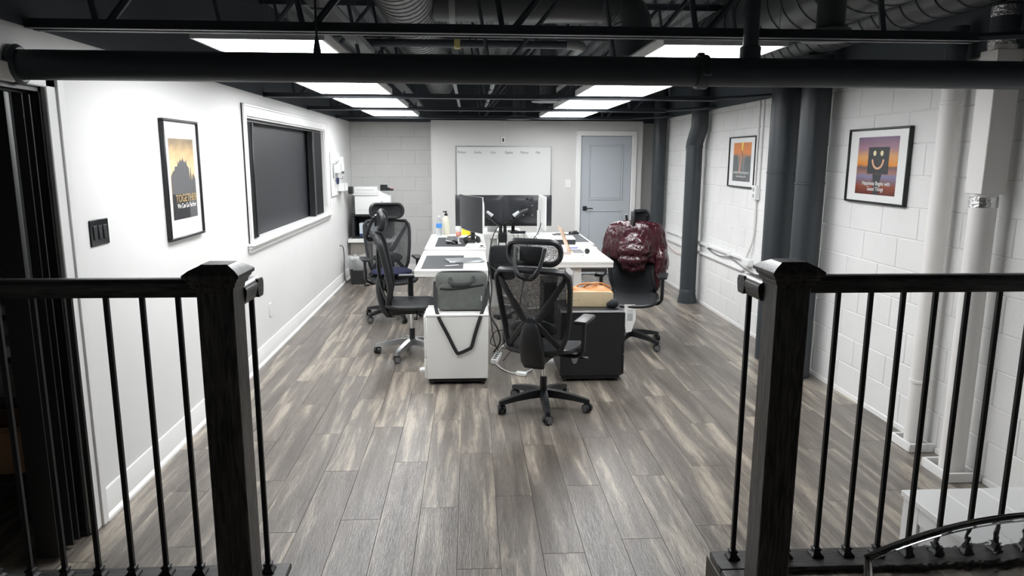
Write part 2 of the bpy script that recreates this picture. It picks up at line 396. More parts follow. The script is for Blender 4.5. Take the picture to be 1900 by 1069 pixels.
# --- far wall: block recess on the left, boxed-out plaster wall with the door
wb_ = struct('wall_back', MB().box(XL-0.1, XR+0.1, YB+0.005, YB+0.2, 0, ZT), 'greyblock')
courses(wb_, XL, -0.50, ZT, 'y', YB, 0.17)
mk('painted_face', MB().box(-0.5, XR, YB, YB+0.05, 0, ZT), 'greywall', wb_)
struct('wall_back_upper', MB().box(XL-0.1, XR+0.1, YB, YB+0.2, ZT, ZD+0.1), 'ceil')
BX0, BX1 = -0.565, 2.52
D0, D1, DH = 1.62, 2.365, 2.05
bo = MB()
for x0,x1,z0,z1 in ((BX0,D0,0,ZT+0.01),(D0,D1,DH,ZT+0.01),(D1,BX1,0,ZT+0.01)): bo.box(x0,x1,YF,YF+0.12,z0,z1)
bo.box(BX0,BX0+0.12,YF+0.12,YB,0,ZT+0.01).box(BX1-0.1,BX1,YF+0.12,YB,0,ZT+0.01)
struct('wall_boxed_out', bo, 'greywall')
# wall behind the camera side (out of frame) closes the room
struct('wall_front', MB().box(XL-0.1, XR+0.1, YN-0.15, YN, 0, ZD+0.1), 'closet')
# --- door in the far wall
dr = struct('door_1', MB().cbox(D0+0.004, D1-0.004, YF+0.025, YF+0.065, 0.008, DH-0.004, 0.003), 'doorp')
def panel(x0,x1,z0,z1):
    mb = MB(); y = YF+0.025
    # moulded ring, then raised field
    for (a,b,c,d) in ((x0,x1,z0,z0+0.022),(x0,x1,z1-0.022,z1),(x0,x0+0.022,z0+0.022,z1-0.022),(x1-0.022,x1,z0+0.022,z1-0.022)):
        mb.cbox(a,b,y-0.010,y+0.002,c,d,0.004)
    mb.cbox(x0+0.03,x1-0.03,y-0.006,y+0.002,z0+0.03,z1-0.03,0.004)
    mk('door_panel', mb, 'doorp', dr)
panel(D0+0.115, D1-0.115, 1.12, 1.93); panel(D0+0.115, D1-0.115, 0.22, 0.97)
hd = mk('door_handle', MB().cbox(D0+0.04,D0+0.10,YF+0.012,YF+0.026,0.965,1.03,0.002).cyl((D0+0.07,YF+0.014,0.998),(D0+0.07,YF-0.03,0.998),0.010).cbox(D0+0.062,D0+0.185,YF-0.040,YF-0.026,0.990,1.006,0.004), 'blk', dr)
mk('hinge', MB().cyl((D1-0.008,YF+0.018,1.72),(D1-0.008,YF+0.018,1.81),0.007), 'ltgrey', dr)
tr = struct('trim_1', MB().cbox(D0-0.075,D0-0.002,YF-0.018,YF+0.03,0,DH+0.075,0.006).cbox(D1+0.002,D1+0.075,YF-0.018,YF+0.03,0,DH+0.075,0.006).cbox(D0-0.075,D1+0.075,YF-0.019,YF+0.03,DH+0.002,DH+0.075,0.006), 'trim')
# --- baseboards
def base_left(y0,y1):
    p=[(XL,0),(XL+0.030,0),(XL+0.028,0.012),(XL+0.016,0.022),(XL+0.013,0.024),(XL+0.013,0.098),(XL+0.010,0.104),(XL+0.010,0.138),(XL+0.006,0.146),(XL,0.148)]
    return MB().prism(p,y0,y1,'xz')
struct('baseboard_left', base_left(3.30,YB), 'trim')
struct('baseboard_back', MB().cbox(XL,BX0,YB-0.014,YB,0,0.12).cbox(BX0,D0-0.08,YF-0.014,YF,0,0.12).cbox(D1+0.08,BX1,YF-0.014,YF,0,0.12), 'trim')
struct('baseboard_right', MB().box(XR-0.008,XR,2.9,YB,0,0.03), 'trim')
# --- doorway casing on the left wall, accordion door
dc = MB().cbox(XL-0.002,XL+0.022,DY1+0.0,DY1+0.072,0,DZ+0.075,0.005).cbox(XL-0.002,XL+0.022,DY0-0.075,DY1+0.072,DZ,DZ+0.075,0.005)
dc.cbox(XL-0.001,XL+0.030,DY1+0.072,DY1+0.125,0,DZ+0.075,0.004)
struct('trim_2', dc, 'trim')
struct('trim_3', MB().box(XL-t-0.01,XL,DY1-0.018,DY1,0,DZ).box(XL-t-0.01,XL,DY0,DY1,DZ-0.02,DZ), 'blk2')
ad = thing('accordion_door','black folding accordion door drawn back against the doorway jamb','folding door',(XL-0.06,DY1-0.02,0.015))
npl=6
for i in range(npl):
    y0=-0.024*i; y1=-0.024*(i+1); x0=-0.050 if i%2 else 0.050; x1=-x0
    if i==npl-1: y1=y0-0.05
    d=V(x1-x0,y1-y0,0).normalized(); n=V(-d.y,d.x,0)*0.004
    a,b=V(x0,y0,0),V(x1,y1,0)
    q=[a+n,b+n,b-n,a-n]
    mk('fold_panel', MB().prism([(p.x,p.y) for p in q],0.0,DZ-0.05), 'blkgloss' if i%3==0 else 'blk', ad)
mk('lead_post', MB().cbox(-0.05,0.05,-0.024*npl-0.065,-0.024*npl-0.030,0,DZ-0.05,0.008), 'blk', ad)
mk('track', MB().box(-0.02,0.02,-1.7,0.0,DZ-0.045,DZ-0.036), 'blk2', ad)
# --- closet behind the doorway
CX0=-3.7
struct('closet_floor', MB().box(CX0,XL,0.3,5.3,-0.06,0), 'plank')
struct('wall_closet', MB().box(CX0-0.1,CX0,0.3,5.3,0,2.4).box(CX0,XL-t,5.2,5.3,0,2.4).box(CX0,XL-t,0.2,0.3,0,2.4).box(CX0,XL-t,0.3,5.3,2.4,2.45), 'closet')
# --- window in the left wall
w=struct('window_1', MB().box(XL-0.13,XL-0.115,WY0,WY1,WZ0,WZ1), 'glass')
cas=0.095
for a,b,c,d in ((WY0-cas,WY0,WZ0,WZ1+cas),(WY1,WY1+cas,WZ0,WZ1+cas),(WY0,WY1,WZ1,WZ1+cas)):
    mk('window_casing', MB().cbox(XL-0.001,XL+0.020,a,b,c,d,0.005), 'trim', w)
for a,b,c,d in ((WY0-cas,WY0-cas+0.02,WZ0,WZ1+cas),(WY1+cas-0.02,WY1+cas,WZ0,WZ1+cas),(WY0-cas,WY1+cas,WZ1+cas-0.02,WZ1+cas)):
    mk('casing_bead', MB().cbox(XL,XL+0.030,a,b,c,d,0.005), 'trim', w)
mk('window_sill', MB().cbox(XL-0.13,XL+0.055,WY0-cas-0.03,WY1+cas+0.03,WZ0-0.022,WZ0,0.006), 'trim', w)
mk('sill_apron', MB().cbox(XL,XL+0.024,WY0-cas-0.01,WY1+cas+0.01,WZ0-0.075,WZ0-0.022,0.006).cbox(XL,XL+0.036,WY0-cas-0.02,WY1+cas+0.02,WZ0-0.045,WZ0-0.022,0.006), 'trim', w)
for a,b,c,d in ((WY0,WY0+0.012,WZ0,WZ1),(WY1-0.012,WY1,WZ0,WZ1),(WY0,WY1,WZ1-0.012,WZ1)):
    mk('window_jamb', MB().box(XL-0.13,XL,a,b,c,d), 'trim', w)
mk('shutter_track', MB().box(XL-0.09,XL-0.04,WY0+0.012,WY1-0.012,WZ1-0.035,WZ1-0.013), 'blk2', w)
def shutter(y0,n,sgn,step):
    for i in range(n):
        a=y0+sgn*step*i; b=y0+sgn*step*(i+1); x0=XL-0.095 if i%2 else XL-0.035; x1=XL-0.035 if i%2 else XL-0.095
        d=V(x1-x0,b-a,0).normalized(); nn=V(-d.y,d.x,0)*0.003
        q=[V(x0,a,0)+nn,V(x1,b,0)+nn,V(x1,b,0)-nn,V(x0,a,0)-nn]
        mk('shutter_fold', MB().prism([(p.x,p.y) for p in q],WZ0+0.01,WZ1-0.036), 'blk2' if i%2 else 'blk', w)
shutter(WY0+0.015,9,1,0.030); shutter(WY1-0.015,10,-1,0.040)
mk('shutter_post', MB().cbox(XL-0.10,XL-0.03,WY0+0.29,WY0+0.33,WZ0+0.01,WZ1-0.036,0.006), 'blk', w)
mk('shutter_post', MB().cbox(XL-0.10,XL-0.03,WY1-0.50,WY1-0.42,WZ0+0.005,WZ1-0.036,0.006), 'blk', w)
# --- ceiling deck: corrugated steel running along the room
cv=[]; prof=[]
x=XL-0.15
while x<XR+0.2:
    prof+=[(x,ZD),(x+0.085,ZD),(x+0.105,ZD+0.045),(x+0.135,ZD+0.045)]; x+=0.155
cm=MB(); n=len(prof)
cm.add([(a,YN,b) for a,b in prof]+[(a,YB+0.2,b) for a,b in prof],[(i,i+1,n+i+1,n+i) for i in range(n-1)])
struct('ceiling', cm, 'deck', smooth=False)
struct('ceiling_slab', MB().box(XL-0.2,XR+0.3,YN-0.1,YB+0.3,ZD+0.06,ZD+0.12), 'ceil')

# ================================================================== CEILING STEEL, PIPES, DUCTS
JZ=2.245; JY=[3.16,4.84,6.52,8.20,9.88]
JLAB=['black open-web steel joist right above the thick black pipe','black open-web joist between first and second pair of ceiling panels past the pipe','black open-web joist between second and third pair of ceiling panels past the pipe','black open-web joist between third and fourth pair of ceiling panels past the pipe','black open-web joist past the fourth pair of ceiling panels near the whiteboard wall']
def joist(y):
    t=thing('steel_joist',JLAB[JY.index(y)],'joist',(0,y,JZ),0,'open-web joists across the ceiling')
    x0,x1=XL+0.002,2.22
    for s in (-1,1):
        # double angles with a thin gap
        mk('bottom_chord', MB().box(x0,x1,0.010*s if s>0 else -0.014,0.014 if s>0 else -0.010,0,0.042).box(x0,x1,0.010 if s>0 else -0.048,0.048 if s>0 else -0.010,0,0.006), 'steel', t, smooth=False)
        mk('top_chord', MB().box(x0,XR,0.010 if s>0 else -0.048,0.048 if s>0 else -0.010,ZD-JZ-0.008,ZD-JZ-0.002).box(x0,XR,0.010*s if s>0 else -0.014,0.014 if s>0 else -0.010,ZD-JZ-0.045,ZD-JZ-0.002), 'steel', t, smooth=False)
    mk('end_strut', MB().tube([(x1-0.02,0,0.02),(XR-0.25,0,0.04),(XR,0,0.06)],0.018,6), 'steel', t)
    h=ZD-JZ-0.03
    # ducts thread through the web openings: no bar where a duct passes
    ducts=[(dx,dz-JZ,r) for dx,dz,r,y0,y1 in ((-0.42,2.77,0.185,3.4,10.6),(2.16,2.74,0.225,1.7,6.6),(2.61,2.64,0.13,2.2,6.9)) if y0-0.05<y<y1+0.05]
    def bar(xa,xb,r):
        for dx,dz,dr in ducts:
            d=V(xb-xa,h-0.02); w=V(dx-xa,dz-0.02); q=max(0,min(1,w.dot(d)/d.dot(d)))
            if (w-d*q).length<dr+r+0.006: return
        mk('web_bar', MB().tube([(xa,0,0.02),(xb,0,h)],r,6), 'steel', t)
    k=-1.50
    while k<2.1:
        bar(k-0.02,k-0.16,0.013)
        if k+0.62<XR: bar(k+0.02,k+0.66,0.016)
        k+=0.83
for y in JY: joist(y)
# big drain pipe across the room
bp=thing('drain_pipe','thick matte black pipe running across the room below the ceiling','pipe',(0,3.02,2.09))
mk('pipe_run', MB().cyl((XL-0.05,0,0),(XR,0,0),0.058,n=32), 'blackpipe', bp)
mk('wall_collar', MB().lathe([(0.058,0.0),(0.075,0.0),(0.078,0.02),(0.066,0.035),(0.058,0.035)],(XL,0,0),24,'x'), 'blackpipe', bp)
cp=MB()
cp.lathe([(0.058,-0.022),(0.068,-0.022),(0.070,-0.012),(0.066,0),(0.070,0.012),(0.068,0.022),(0.058,0.022)],(0.957,0,0),24,'x')
for a in (70,190,310):
    cp.cbox(0.945,0.975,0.07*math.cos(R(a))-0.012,0.07*math.cos(R(a))+0.012,0.07*math.sin(R(a))-0.010,0.07*math.sin(R(a))+0.014,0.004)
mk('coupling_clamp', cp, 'blackpipe', bp)
mk('riser', MB().cyl((1.158,0,0.03),(1.158,0,ZD-2.09),0.031,n=20).lathe([(0.036,0.05),(0.043,0.055),(0.043,0.10),(0.036,0.105)],(1.158,0,0.0),20).lathe([(0.050,0.030),(0.044,0.052)],(1.158,0,0),20), 'blackpipe', bp)
mk('hanger', MB().cyl((-0.609,0,0.05),(-0.609,0,ZD-2.09),0.005,n=8).lathe([(0.016,0.05),(0.015,0.07),(0.009,0.105),(0.007,0.12)],(-0.609,0,0),14), 'blackpipe', bp)
# panel lights
def panel_light(x,y,side,k):
    row='the window wall row' if side=='L' else 'the block wall row'
    nth=('first','second','third','fourth')[k]
    t=thing('ceiling_panel_light','lit ceiling panel, '+nth+' past the thick pipe in '+row,'ceiling light',(x,y,2.27),0,'ceiling panel lights')
    w,l=0.305,0.61
    mk('diffuser', MB().box(-w+0.012,w-0.012,-l+0.012,l-0.012,0.003,0.010), 'diff', t, smooth=False)
    f=MB()
    for a,b,c,d in ((-w,-w+0.014,-l,l),(w-0.014,w,-l,l),(-w+0.014,w-0.014,-l,-l+0.014),(-w+0.014,w-0.014,l-0.014,l)): f.box(a,b,c,d,0,0.045)
    f.box(-w,w,-l,l,0.040,0.048)
    mk('frame', f, 'trim', t, smooth=False)
    for sx in (-1,1):
        for sy in (-1,1): mk('hanging_wire', MB().cyl((sx*(w-0.03),sy*(l-0.05),0.045),(sx*(w-0.03),sy*(l-0.05),ZD-2.27),0.0015,n=5), 'grey', t)
for k,y0 in enumerate((3.50,5.20,6.88,8.56)):
    panel_light(-0.975,y0+0.61,'L',k); panel_light(1.225,y0+0.61,'R',k)
# spiral duct along the room with collars
def spiral(name,label,p0,p1,r,m,pitch,ring):
    t=thing(name,label,'duct',p0); d=V(*p1)-V(*p0); L=d.length; d.normalize()
    mk('duct_body', MB().cyl((0,0,0),d*L,r,n=36), m, t)
    mb=MB(); u,w_=mb.frame(d); pts=[]; n=int(L/pitch*24)
    for i in range(n+1):
        a=2*PI*i/24; pts.append(d*(i/24*pitch)+(u*math.cos(a)+w_*math.sin(a))*(r+0.001))
    mk('spiral_seam', mb.tube(pts,0.006,4), ring, t)
    return t
spiral('spiral_duct','grey spiral seam duct running lengthwise above the desks',(-0.42,3.4,2.77),(-0.42,10.6,2.77),0.185,'greyduct',0.11,'deck')
spiral('spiral_duct','large black spiral duct running lengthwise beside the block wall',(2.16,1.7,2.74),(2.16,6.6,2.74),0.225,'blackduct',0.20,'steel')
spiral('spiral_duct','narrower black spiral duct tight against the top of the block wall',(2.61,2.2,2.64),(2.61,6.9,2.64),0.13,'blackduct',0.15,'steel')
cdct=thing('cross_duct','dark round duct crossing from the grey spiral duct to a drop','duct',(-0.235,5.06,2.77))
mk('duct_body', MB().cyl((0,0,0),(1.16,0,0),0.135,n=28), 'blackduct', cdct)
mk('collar', MB().lathe([(0.137,0.10),(0.150,0.10),(0.150,0.14),(0.137,0.14)],(0,0,0),28,'x'), 'greyduct', cdct)
mk('elbow', MB().tube(sm([(1.12,0,0),(1.24,0,-0.02),(1.32,0,-0.10),(1.34,0,-0.20)],5),[0.137+0.005*(i%2) for i in range(16)],20), 'blackduct', cdct)
mk('drop', MB().cyl((1.34,0,-0.18),(1.34,0,-0.36),0.15,n=28), 'blackduct', cdct)
thp=thing('sprinkler_pipe','slim dark pipe crossing above the lights with a yellow tape tag','pipe',(-0.75,5.30,2.53))
mk('pipe_run', MB().cyl((0,0,0),(1.48,0,0),0.028,n=16), 'steel', thp)
mk('elbow', MB().tube(sm([(1.44,0,0),(1.52,0.01,0),(1.56,0.08,0),(1.56,0.18,0)],5),0.034,14), 'greysteel', thp)
mk('pipe_return', MB().cyl((1.56,0.15,0),(1.56,2.0,0),0.028,n=14), 'greysteel', thp)
mk('tape_tag', MB().cbox(0.64,0.685,-0.031,0.031,-0.034,0.031,0.006), mat('yellow_tape',(0.55,0.5,0.2),0.6), thp)
def conduit(label,x,y0,y1,z,r,flat=None):
    o=thing('ceiling_conduit',label,'conduit',(x,y0,z))
    if flat: mk('channel', MB().box(-flat,flat,0,y1-y0,-0.02,0.02), 'greysteel', o)
    else: mk('tube', MB().cyl((0,0,0),(0,y1-y0,0),r,n=12), 'greysteel', o)
    y=0.4
    while y<y1-y0:
        mk('strap', MB().cbox(-(flat or r)-0.006,(flat or r)+0.006,y,y+0.03,-(0.02 if flat else r)-0.004,(0.02 if flat else r)+0.004,0.002), 'steel', o); y+=1.68
    return o
conduit('grey flat cable channel running lengthwise next to the spiral duct',-0.72,3.3,10.8,2.47,0,0.045)
conduit('slim grey conduit running lengthwise over the middle of the room',0.22,5.4,10.8,2.43,0.022)
conduit('thin grey conduit between the spiral duct and the middle conduit',-0.14,6.2,10.8,2.40,0.018)
conduit('slim grey conduit running lengthwise over the second desk row',1.02,6.8,10.8,2.52,0.024)
def diffuser(x,y,z,r,label):
    t=thing('round_air_diffuser',label,'air vent',(x,y,z))
    mk('outer_ring', MB().lathe([(r*0.72,0.030),(r*0.78,0.006),(r,0.0),(r,0.006),(r*0.8,0.03),(r*0.72,0.05)],(0,0,0),28), 'greysteel', t)
    mk('inner_cone', MB().lathe([(r*0.10,0.004),(r*0.55,0.0),(r*0.60,0.012),(r*0.3,0.03)],(0,0,0),24), 'greysteel', t)
    mk('neck', MB().cyl((0,0,0.04),(0,0,ZD-z),r*0.5,n=20), 'blackduct', t)
diffuser(0.80,7.55,2.30,0.17,'round grey air diffuser beside the ceiling panels above the desks')
diffuser(0.68,10.25,2.26,0.17,'round grey air diffuser close to the wall above the whiteboard')
diffuser(1.85,3.75,2.34,0.14,'round air diffuser under the large black spiral duct')

# ================================================================== RAILINGS
def railing(name,label,sx,nx0,nx1,rx,xend,bxs,cornerx):
    """sx: -1 left / +1 right; newel nx0..nx1; rx: outer x of return rail"""
    t=thing(name,label,'railing',((nx0+nx1)/2,2.08,ZP)); cx=(nx0+nx1)/2
    X=lambda x:x-cx; Y=lambda y:y-2.08; Z=lambda z:z-ZP
    nw=mk('newel_post', MB().cbox(X(nx0),X(nx1),Y(2.03),Y(2.133),0,Z(1.362),0.004), 'newel', t)
    cap=MB(); h0=(nx1-nx0)/2
    rings=[(h0+0.002,1.360),(h0+0.004,1.372),(h0+0.010,1.376),(h0+0.012,1.386),(h0+0.018,1.392),(h0+0.021,1.400),(h0+0.026,1.402),(h0+0.027,1.412),(h0+0.012,1.424),(h0-0.012,1.436),(h0-0.013,1.438)]
    vs=[];fs=[]
    for r,z in rings: vs+=[(a*r,b*r,Z(z)) for a,b in ((-1,-1),(1,-1),(1,1),(-1,1))]
    for i in range(len(rings)-1): fs+=[(i*4+j,i*4+(j+1)%4,i*4+4+(j+1)%4,i*4+4+j) for j in range(4)]
    fs+=[(3,2,1,0),tuple(len(vs)-4+j for j in range(4))]
    mk('newel_cap', MB().add(vs,fs), 'newel', nw, angle=20)
    # handrail profile (half width, z)
    pr=[(-0.020,1.302),(0.020,1.302),(0.026,1.312),(0.030,1.330),(0.031,1.345),(0.027,1.354),(0.018,1.360),(-0.018,1.360),(-0.027,1.354),(-0.031,1.345),(-0.030,1.330),(-0.026,1.312)]
    yc=2.277; rc=rx+sx*0.031
    mk('handrail', MB().prism([(Y(yc)+a,Z(z)) for a,z in pr],X(rx),X(xend),'yz'), 'rail', t)
    mk('return_rail', MB().prism([(X(rc)+a,Z(z)+0.0005) for a,z in pr],Y(2.133),Y(yc+0.031),'xz'), 'raily', t)
    px=rx-sx*0.035
    mk('shoe_plate', MB().cbox(min(X(px),X(xend)),max(X(px),X(xend)),Y(2.205),Y(2.325),0,0.022,0.004), 'rail', t)
    mk('return_plate', MB().cbox(min(X(px),X(px+sx*0.12)),max(X(px),X(px+sx*0.12)),Y(2.10),Y(2.204),0,0.0215,0.004), 'raily', t)
    for bx in [cornerx]+bxs:
        b=mk('baluster', MB().cbox(X(bx)-0.0075,X(bx)+0.0075,Y(yc)-0.0075,Y(yc)+0.0075,0.022,Z(1.304),0.0015), 'iron', t)
        vs=[];fs=[]; rg=[(0.021,0.0225),(0.021,0.028),(0.013,0.036),(0.0105,0.044),(0.0135,0.046),(0.0135,0.053),(0.008,0.055)]
        for r,z in rg: vs+=[(X(bx)+a*r,Y(yc)+c*r,z) for a,c in ((-1,-1),(1,-1),(1,1),(-1,1))]
        for i in range(len(rg)-1): fs+=[(i*4+j,i*4+(j+1)%4,i*4+4+(j+1)%4,i*4+4+j) for j in range(4)]
        fs+=[(3,2,1,0),tuple(len(vs)-4+j for j in range(4))]
        mk('baluster_shoe', MB().add(vs,fs), 'iron', b, angle=20)
    return t
railing('stair_railing','espresso wood railing with black iron balusters beside the accordion doorway',-1,-0.777,-0.675,-0.668,XL,[-0.928-0.111*i for i in range(8)],-0.700)
railing('stair_railing','espresso wood railing with black iron balusters beside the white pipes',1,0.905,1.008,0.889,XR,[1.112+0.1125*i for i in range(15)],0.921)
# white boxed ledge beside the platform
lg=thing('boxed_ledge','low white boxed ledge with planked top between railing and block wall','ledge',(1.90,YP+0.002,0))
mk('carcass', MB().cbox(0.01,XR-1.90,0.0,0.49,0,0.275,0.004), 'trim', lg)
for i in range(5):
    a=-0.008+i*0.178; mk('top_board', MB().cbox(a,min(a+0.177,XR-1.90),-0.0,0.50,0.275,0.300,0.002), 'trim', lg)
mk('side_panel', MB().cbox(0.0,0.012,0.38,0.49,0,0.27,0.003).cbox(0.0,0.012,0.0,0.38,0.20,0.27,0.003).cbox(0.0,0.012,0.0,0.38,0,0.07,0.003), 'trim', lg)
# clear acrylic chair on the platform, seen over its back
gc=thing('acrylic_chair','clear see-through acrylic chair standing on the raised platform by the railing','chair',(0.815,1.10,ZP))
def bk(u,v,off=0):
    hw=0.165+0.068*v**1.3; x=(u*2-1)*hw
    top=0.925-0.085*abs(u*2-1)**2.2; z=0.44+(top-0.44)*v
    y=-0.10-0.07*v-0.045*(1-(u*2-1)**2)+off
    return (x,y,z)
bm_=MB().grid(lambda u,v:bk(u,v),20,14,(0,0.008,0))
mk('backrest', bm_, 'acryl', gc, angle=60)
rim=[bk(0,j/12,0.004) for j in range(13)]+[bk(i/24,1,0.004) for i in range(1,25)]+[bk(1,j/12,0.004) for j in range(11,-1,-1)]
mk('rim', MB().tube(rim,0.0062,8), 'acryl', gc)
mk('seat', MB().grid(lambda u,v:((u*2-1)*(0.20+0.03*v),-0.14+0.42*v,0.45-0.012*math.sin(PI*v)),8,8,(0,0,-0.012)), 'acryl', gc)
for sx_ in (-1,1):
    mk('leg', MB().tube([(sx_*0.19,0.25,0.44),(sx_*0.20,0.28,0.0)],[0.02,0.012],8), 'acryl', gc)
    mk('leg', MB().tube([(sx_*0.17,-0.12,0.45),(sx_*0.18,-0.20,0.0)],[0.02,0.012],8), 'acryl', gc)

# ================================================================== VERTICAL PIPES ON THE BLOCK WALL
def vpipe(label,x,y,r,m,z0,z1,joints=(),parts=None):
    t=thing('vertical_pipe',label,'pipe',(x,y,0))
    mk('pipe_run', MB().cyl((0,0,z0),(0,0,z1),r,n=28), m, t)
    for z in joints: mk('joint_band', MB().lathe([(r,z-0.010),(r+0.004,z-0.008),(r+0.004,z+0.008),(r,z+0.010)],(0,0,0),28), m, t)
    return t
vpipe('wide charcoal duct pipe next to the sunset poster with the diver',2.625,5.97,0.119,'charpipe',0,2.50,(1.62,))
vpipe('charcoal duct pipe between the two posters, nearer the smiling poster',2.63,5.46,0.108,'charpipe',0,2.50,(1.55,0.02))
vp=thing('vertical_pipe','charcoal pipe with an offset bend at its top and a flared foot','pipe',(2.64,8.45,0))
mk('pipe_run', MB().tube([(0,0,0.12),(0,0,1.86)],0.095,24), 'charpipe', vp)
mk('offset_bend', MB().tube(sm([(0,0,1.84),(0,0,1.90),(0.01,-0.05,2.0),(0.02,-0.09,2.09),(0.02,-0.10,2.2),(0.02,-0.10,ZD)],4),0.097,24), 'charpipe', vp)
mk('joint_band', MB().lathe([(0.095,1.85),(0.101,1.855),(0.101,1.885),(0.095,1.89)],(0,0,0),24), 'charpipe', vp)
mk('flared_foot', MB().lathe([(0.118,0.0),(0.116,0.03),(0.098,0.11),(0.098,0.16),(0.095,0.165)],(0,0,0),24), 'charpipe', vp)
vpipe('straight charcoal pipe in the corner next to the grey blue door',2.66,10.12,0.092,'charpipe',0,ZD,(1.3,))
w1=vpipe('white painted pipe next to the smiling poster',2.705,4.00,0.054,'whitepipe',0.02,2.16,(0.42,2.05))
mk('black_upper', MB().cyl((0,0,2.16),(0,0,2.46),0.055,n=24), 'blackpipe', w1)
w2=vpipe('white painted pipe with a band of foil tape',2.68,3.61,0.064,'whitepipe',0.02,2.30)
mk('foil_band', MB().lathe([(0.064,1.49),(0.0665,1.492),(0.0665,1.545),(0.064,1.547)],(0,0,0),28), 'foil', w2)
mk('box_cover', MB().cbox(-0.066,0.066,-0.066,0.066,1.56,2.28,0.004), 'whitepipe', w2)
mk('black_upper', MB().cyl((0,0,2.30),(0,0,2.505),0.066,n=24), 'blackpipe', w2)
mk('foil_band', MB().lathe([(0.066,2.30),(0.069,2.302),(0.069,2.35),(0.066,2.352)],(0,0,0),28), 'foil', w2)
mk('foil_band', MB().lathe([(0.066,2.44),(0.069,2.442),(0.069,2.49),(0.066,2.492)],(0,0,0),28), 'foil', w2)
for i,(x,y,r) in enumerate(((2.705,4.00,0.085),(2.68,3.61,0.10))):
    struct('trim_%d'%(4+i), MB().cbox(x-r,x-r+0.016,y-r,y+r,0,0.055,0.003).cbox(x-r,XR-0.008,y-r-0.014,y-r,0,0.055,0.003).cbox(x-r,XR-0.008,y+r,y+r+0.014,0,0.055,0.003), 'trim')

# ================================================================== FURNITURE
def at(x,y,z):
    """point on the horizontal plane z seen at photo pixel (x, y)"""
    d=fw+rt*((x-950)/F_PX)-up*((y-534.5)/F_PX); return CAM+d*((z-CAM.z)/d.z)
def desk(label,x0,x1,y0,y1,z,inset=0.07):
    t=thing('standing_desk',label,'desk',((x0+x1)/2,(y0+y1)/2,0)); w=(x1-x0)/2; l=(y1-y0)/2
    mk('desk_top', MB().cbox(-w,w,-l,l,z-0.025,z,0.004), 'white', t)
    mk('edge_band', MB().cbox(-w+0.002,w-0.002,-l+0.002,l-0.002,z-0.056,z-0.0255,0.003), 'white', t)
    for s in (-1,1):
        yy=s*(l-inset)
        g=mk('leg', MB().cbox(-0.04,0.04,yy-0.03,yy+0.03,0.03,0.50,0.004).cbox(-0.032,0.032,yy-0.023,yy+0.023,0.50,z-0.056,0.003), 'whitep', t)
        mk('foot', MB().prism([(-0.27,0.0),(0.27,0.0),(0.27,0.014),(0.05,0.032),(-0.05,0.032),(-0.27,0.014)],yy-0.04,yy+0.04,'xz'), 'whitep', t)
    mk('crossbar', MB().cbox(-0.03,0.03,-l+inset,l-inset,z-0.11,z-0.06,0.004), 'whitep', t)
    mk('control_pad', MB().cbox(-w+0.03,-w+0.13,-l+0.25,-l+0.33,z-0.075,z-0.057,0.004), 'blk', t)
    return t
ZA,ZB,ZC,ZE=0.85,0.87,0.89,0.87
desk('white desk holding a closed silver laptop beside the white drawer unit',-0.455,0.135,5.66,6.86,ZA)
desk('white desk with two bottles, a keyboard and a curved white monitor',-0.450,0.145,6.90,8.185,ZB)
desk('white desk holding a mug and an open rose gold laptop',0.60,1.19,5.85,7.03,ZC)
desk('white desk with a dark mat and black mouse near the grey blue door',0.62,1.235,7.05,8.16,ZC)
desk_e=desk('white desk end-on behind the twin black monitors',-0.06,0.60,8.20,8.90,ZE)

def pedestal(label,x0,x1,y0,y1,z0,z1,m,face,grip):
    t=thing('drawer_pedestal',label,'drawer unit',((x0+x1)/2,(y0+y1)/2,0)); w=(x1-x0)/2; l=(y1-y0)/2
    mk('body', MB().cbox(-w,w,-l,l,z0,z1-0.018,0.004), m, t)
    mk('top', MB().cbox(-w-0.004,w+0.004,-l-0.004,l+0.004,z1-0.018,z1,0.004), m, t)
    h=(z1-z0-0.04)/3
    for i in range(3):
        a=z0+0.008+i*(h+0.006); x=face*w
        d=mk('drawer', MB().cbox(min(x,x+face*0.018),max(x,x+face*0.018),-l+0.006,l-0.006,a,a+h,0.003), m, t)
        mk('handle', MB().cbox(min(x+face*0.018,x+face*0.03),max(x+face*0.018,x+face*0.03),-0.07,0.07,a+h-0.03,a+h-0.018,0.003), 'alu', d)
    mk('plinth', MB().cbox(-w+0.015,w-0.015,-l+0.012,l-0.02,0.022,z0,0.003), 'blk', t)
    for sx in (-1,1):
        for sy in (-1,1):
            mk('caster', MB().cyl((sx*(w-0.04)-0.012,sy*(l-0.035),0.022),(sx*(w-0.04)+0.012,sy*(l-0.035),0.022),0.022,n=14), 'blk', t)
    if grip:
        mk('grip', MB().prism([(0.025*math.cos(a)-0.13,0.052*math.sin(a)+z0+0.15) for a in [2*PI*i/18 for i in range(18)]],-l-0.004,-l+0.002,'xz'), 'grey', t)
        mk('edge_trim', MB().cbox(-w-0.004,w+0.004,-l-0.010,-l-0.004,z1-0.016,z1-0.001,0.002), 'ltgrey', t)
    return t
pedestal('white drawer unit on casters carrying the grey shoulder bag',-0.345,0.128,5.33,5.685,0.05,0.56,'white',-1,False)
pedestal('black drawer unit on casters carrying the cream and tan handbag',0.69,1.178,5.36,5.80,0.05,0.575,'blk',1,True)

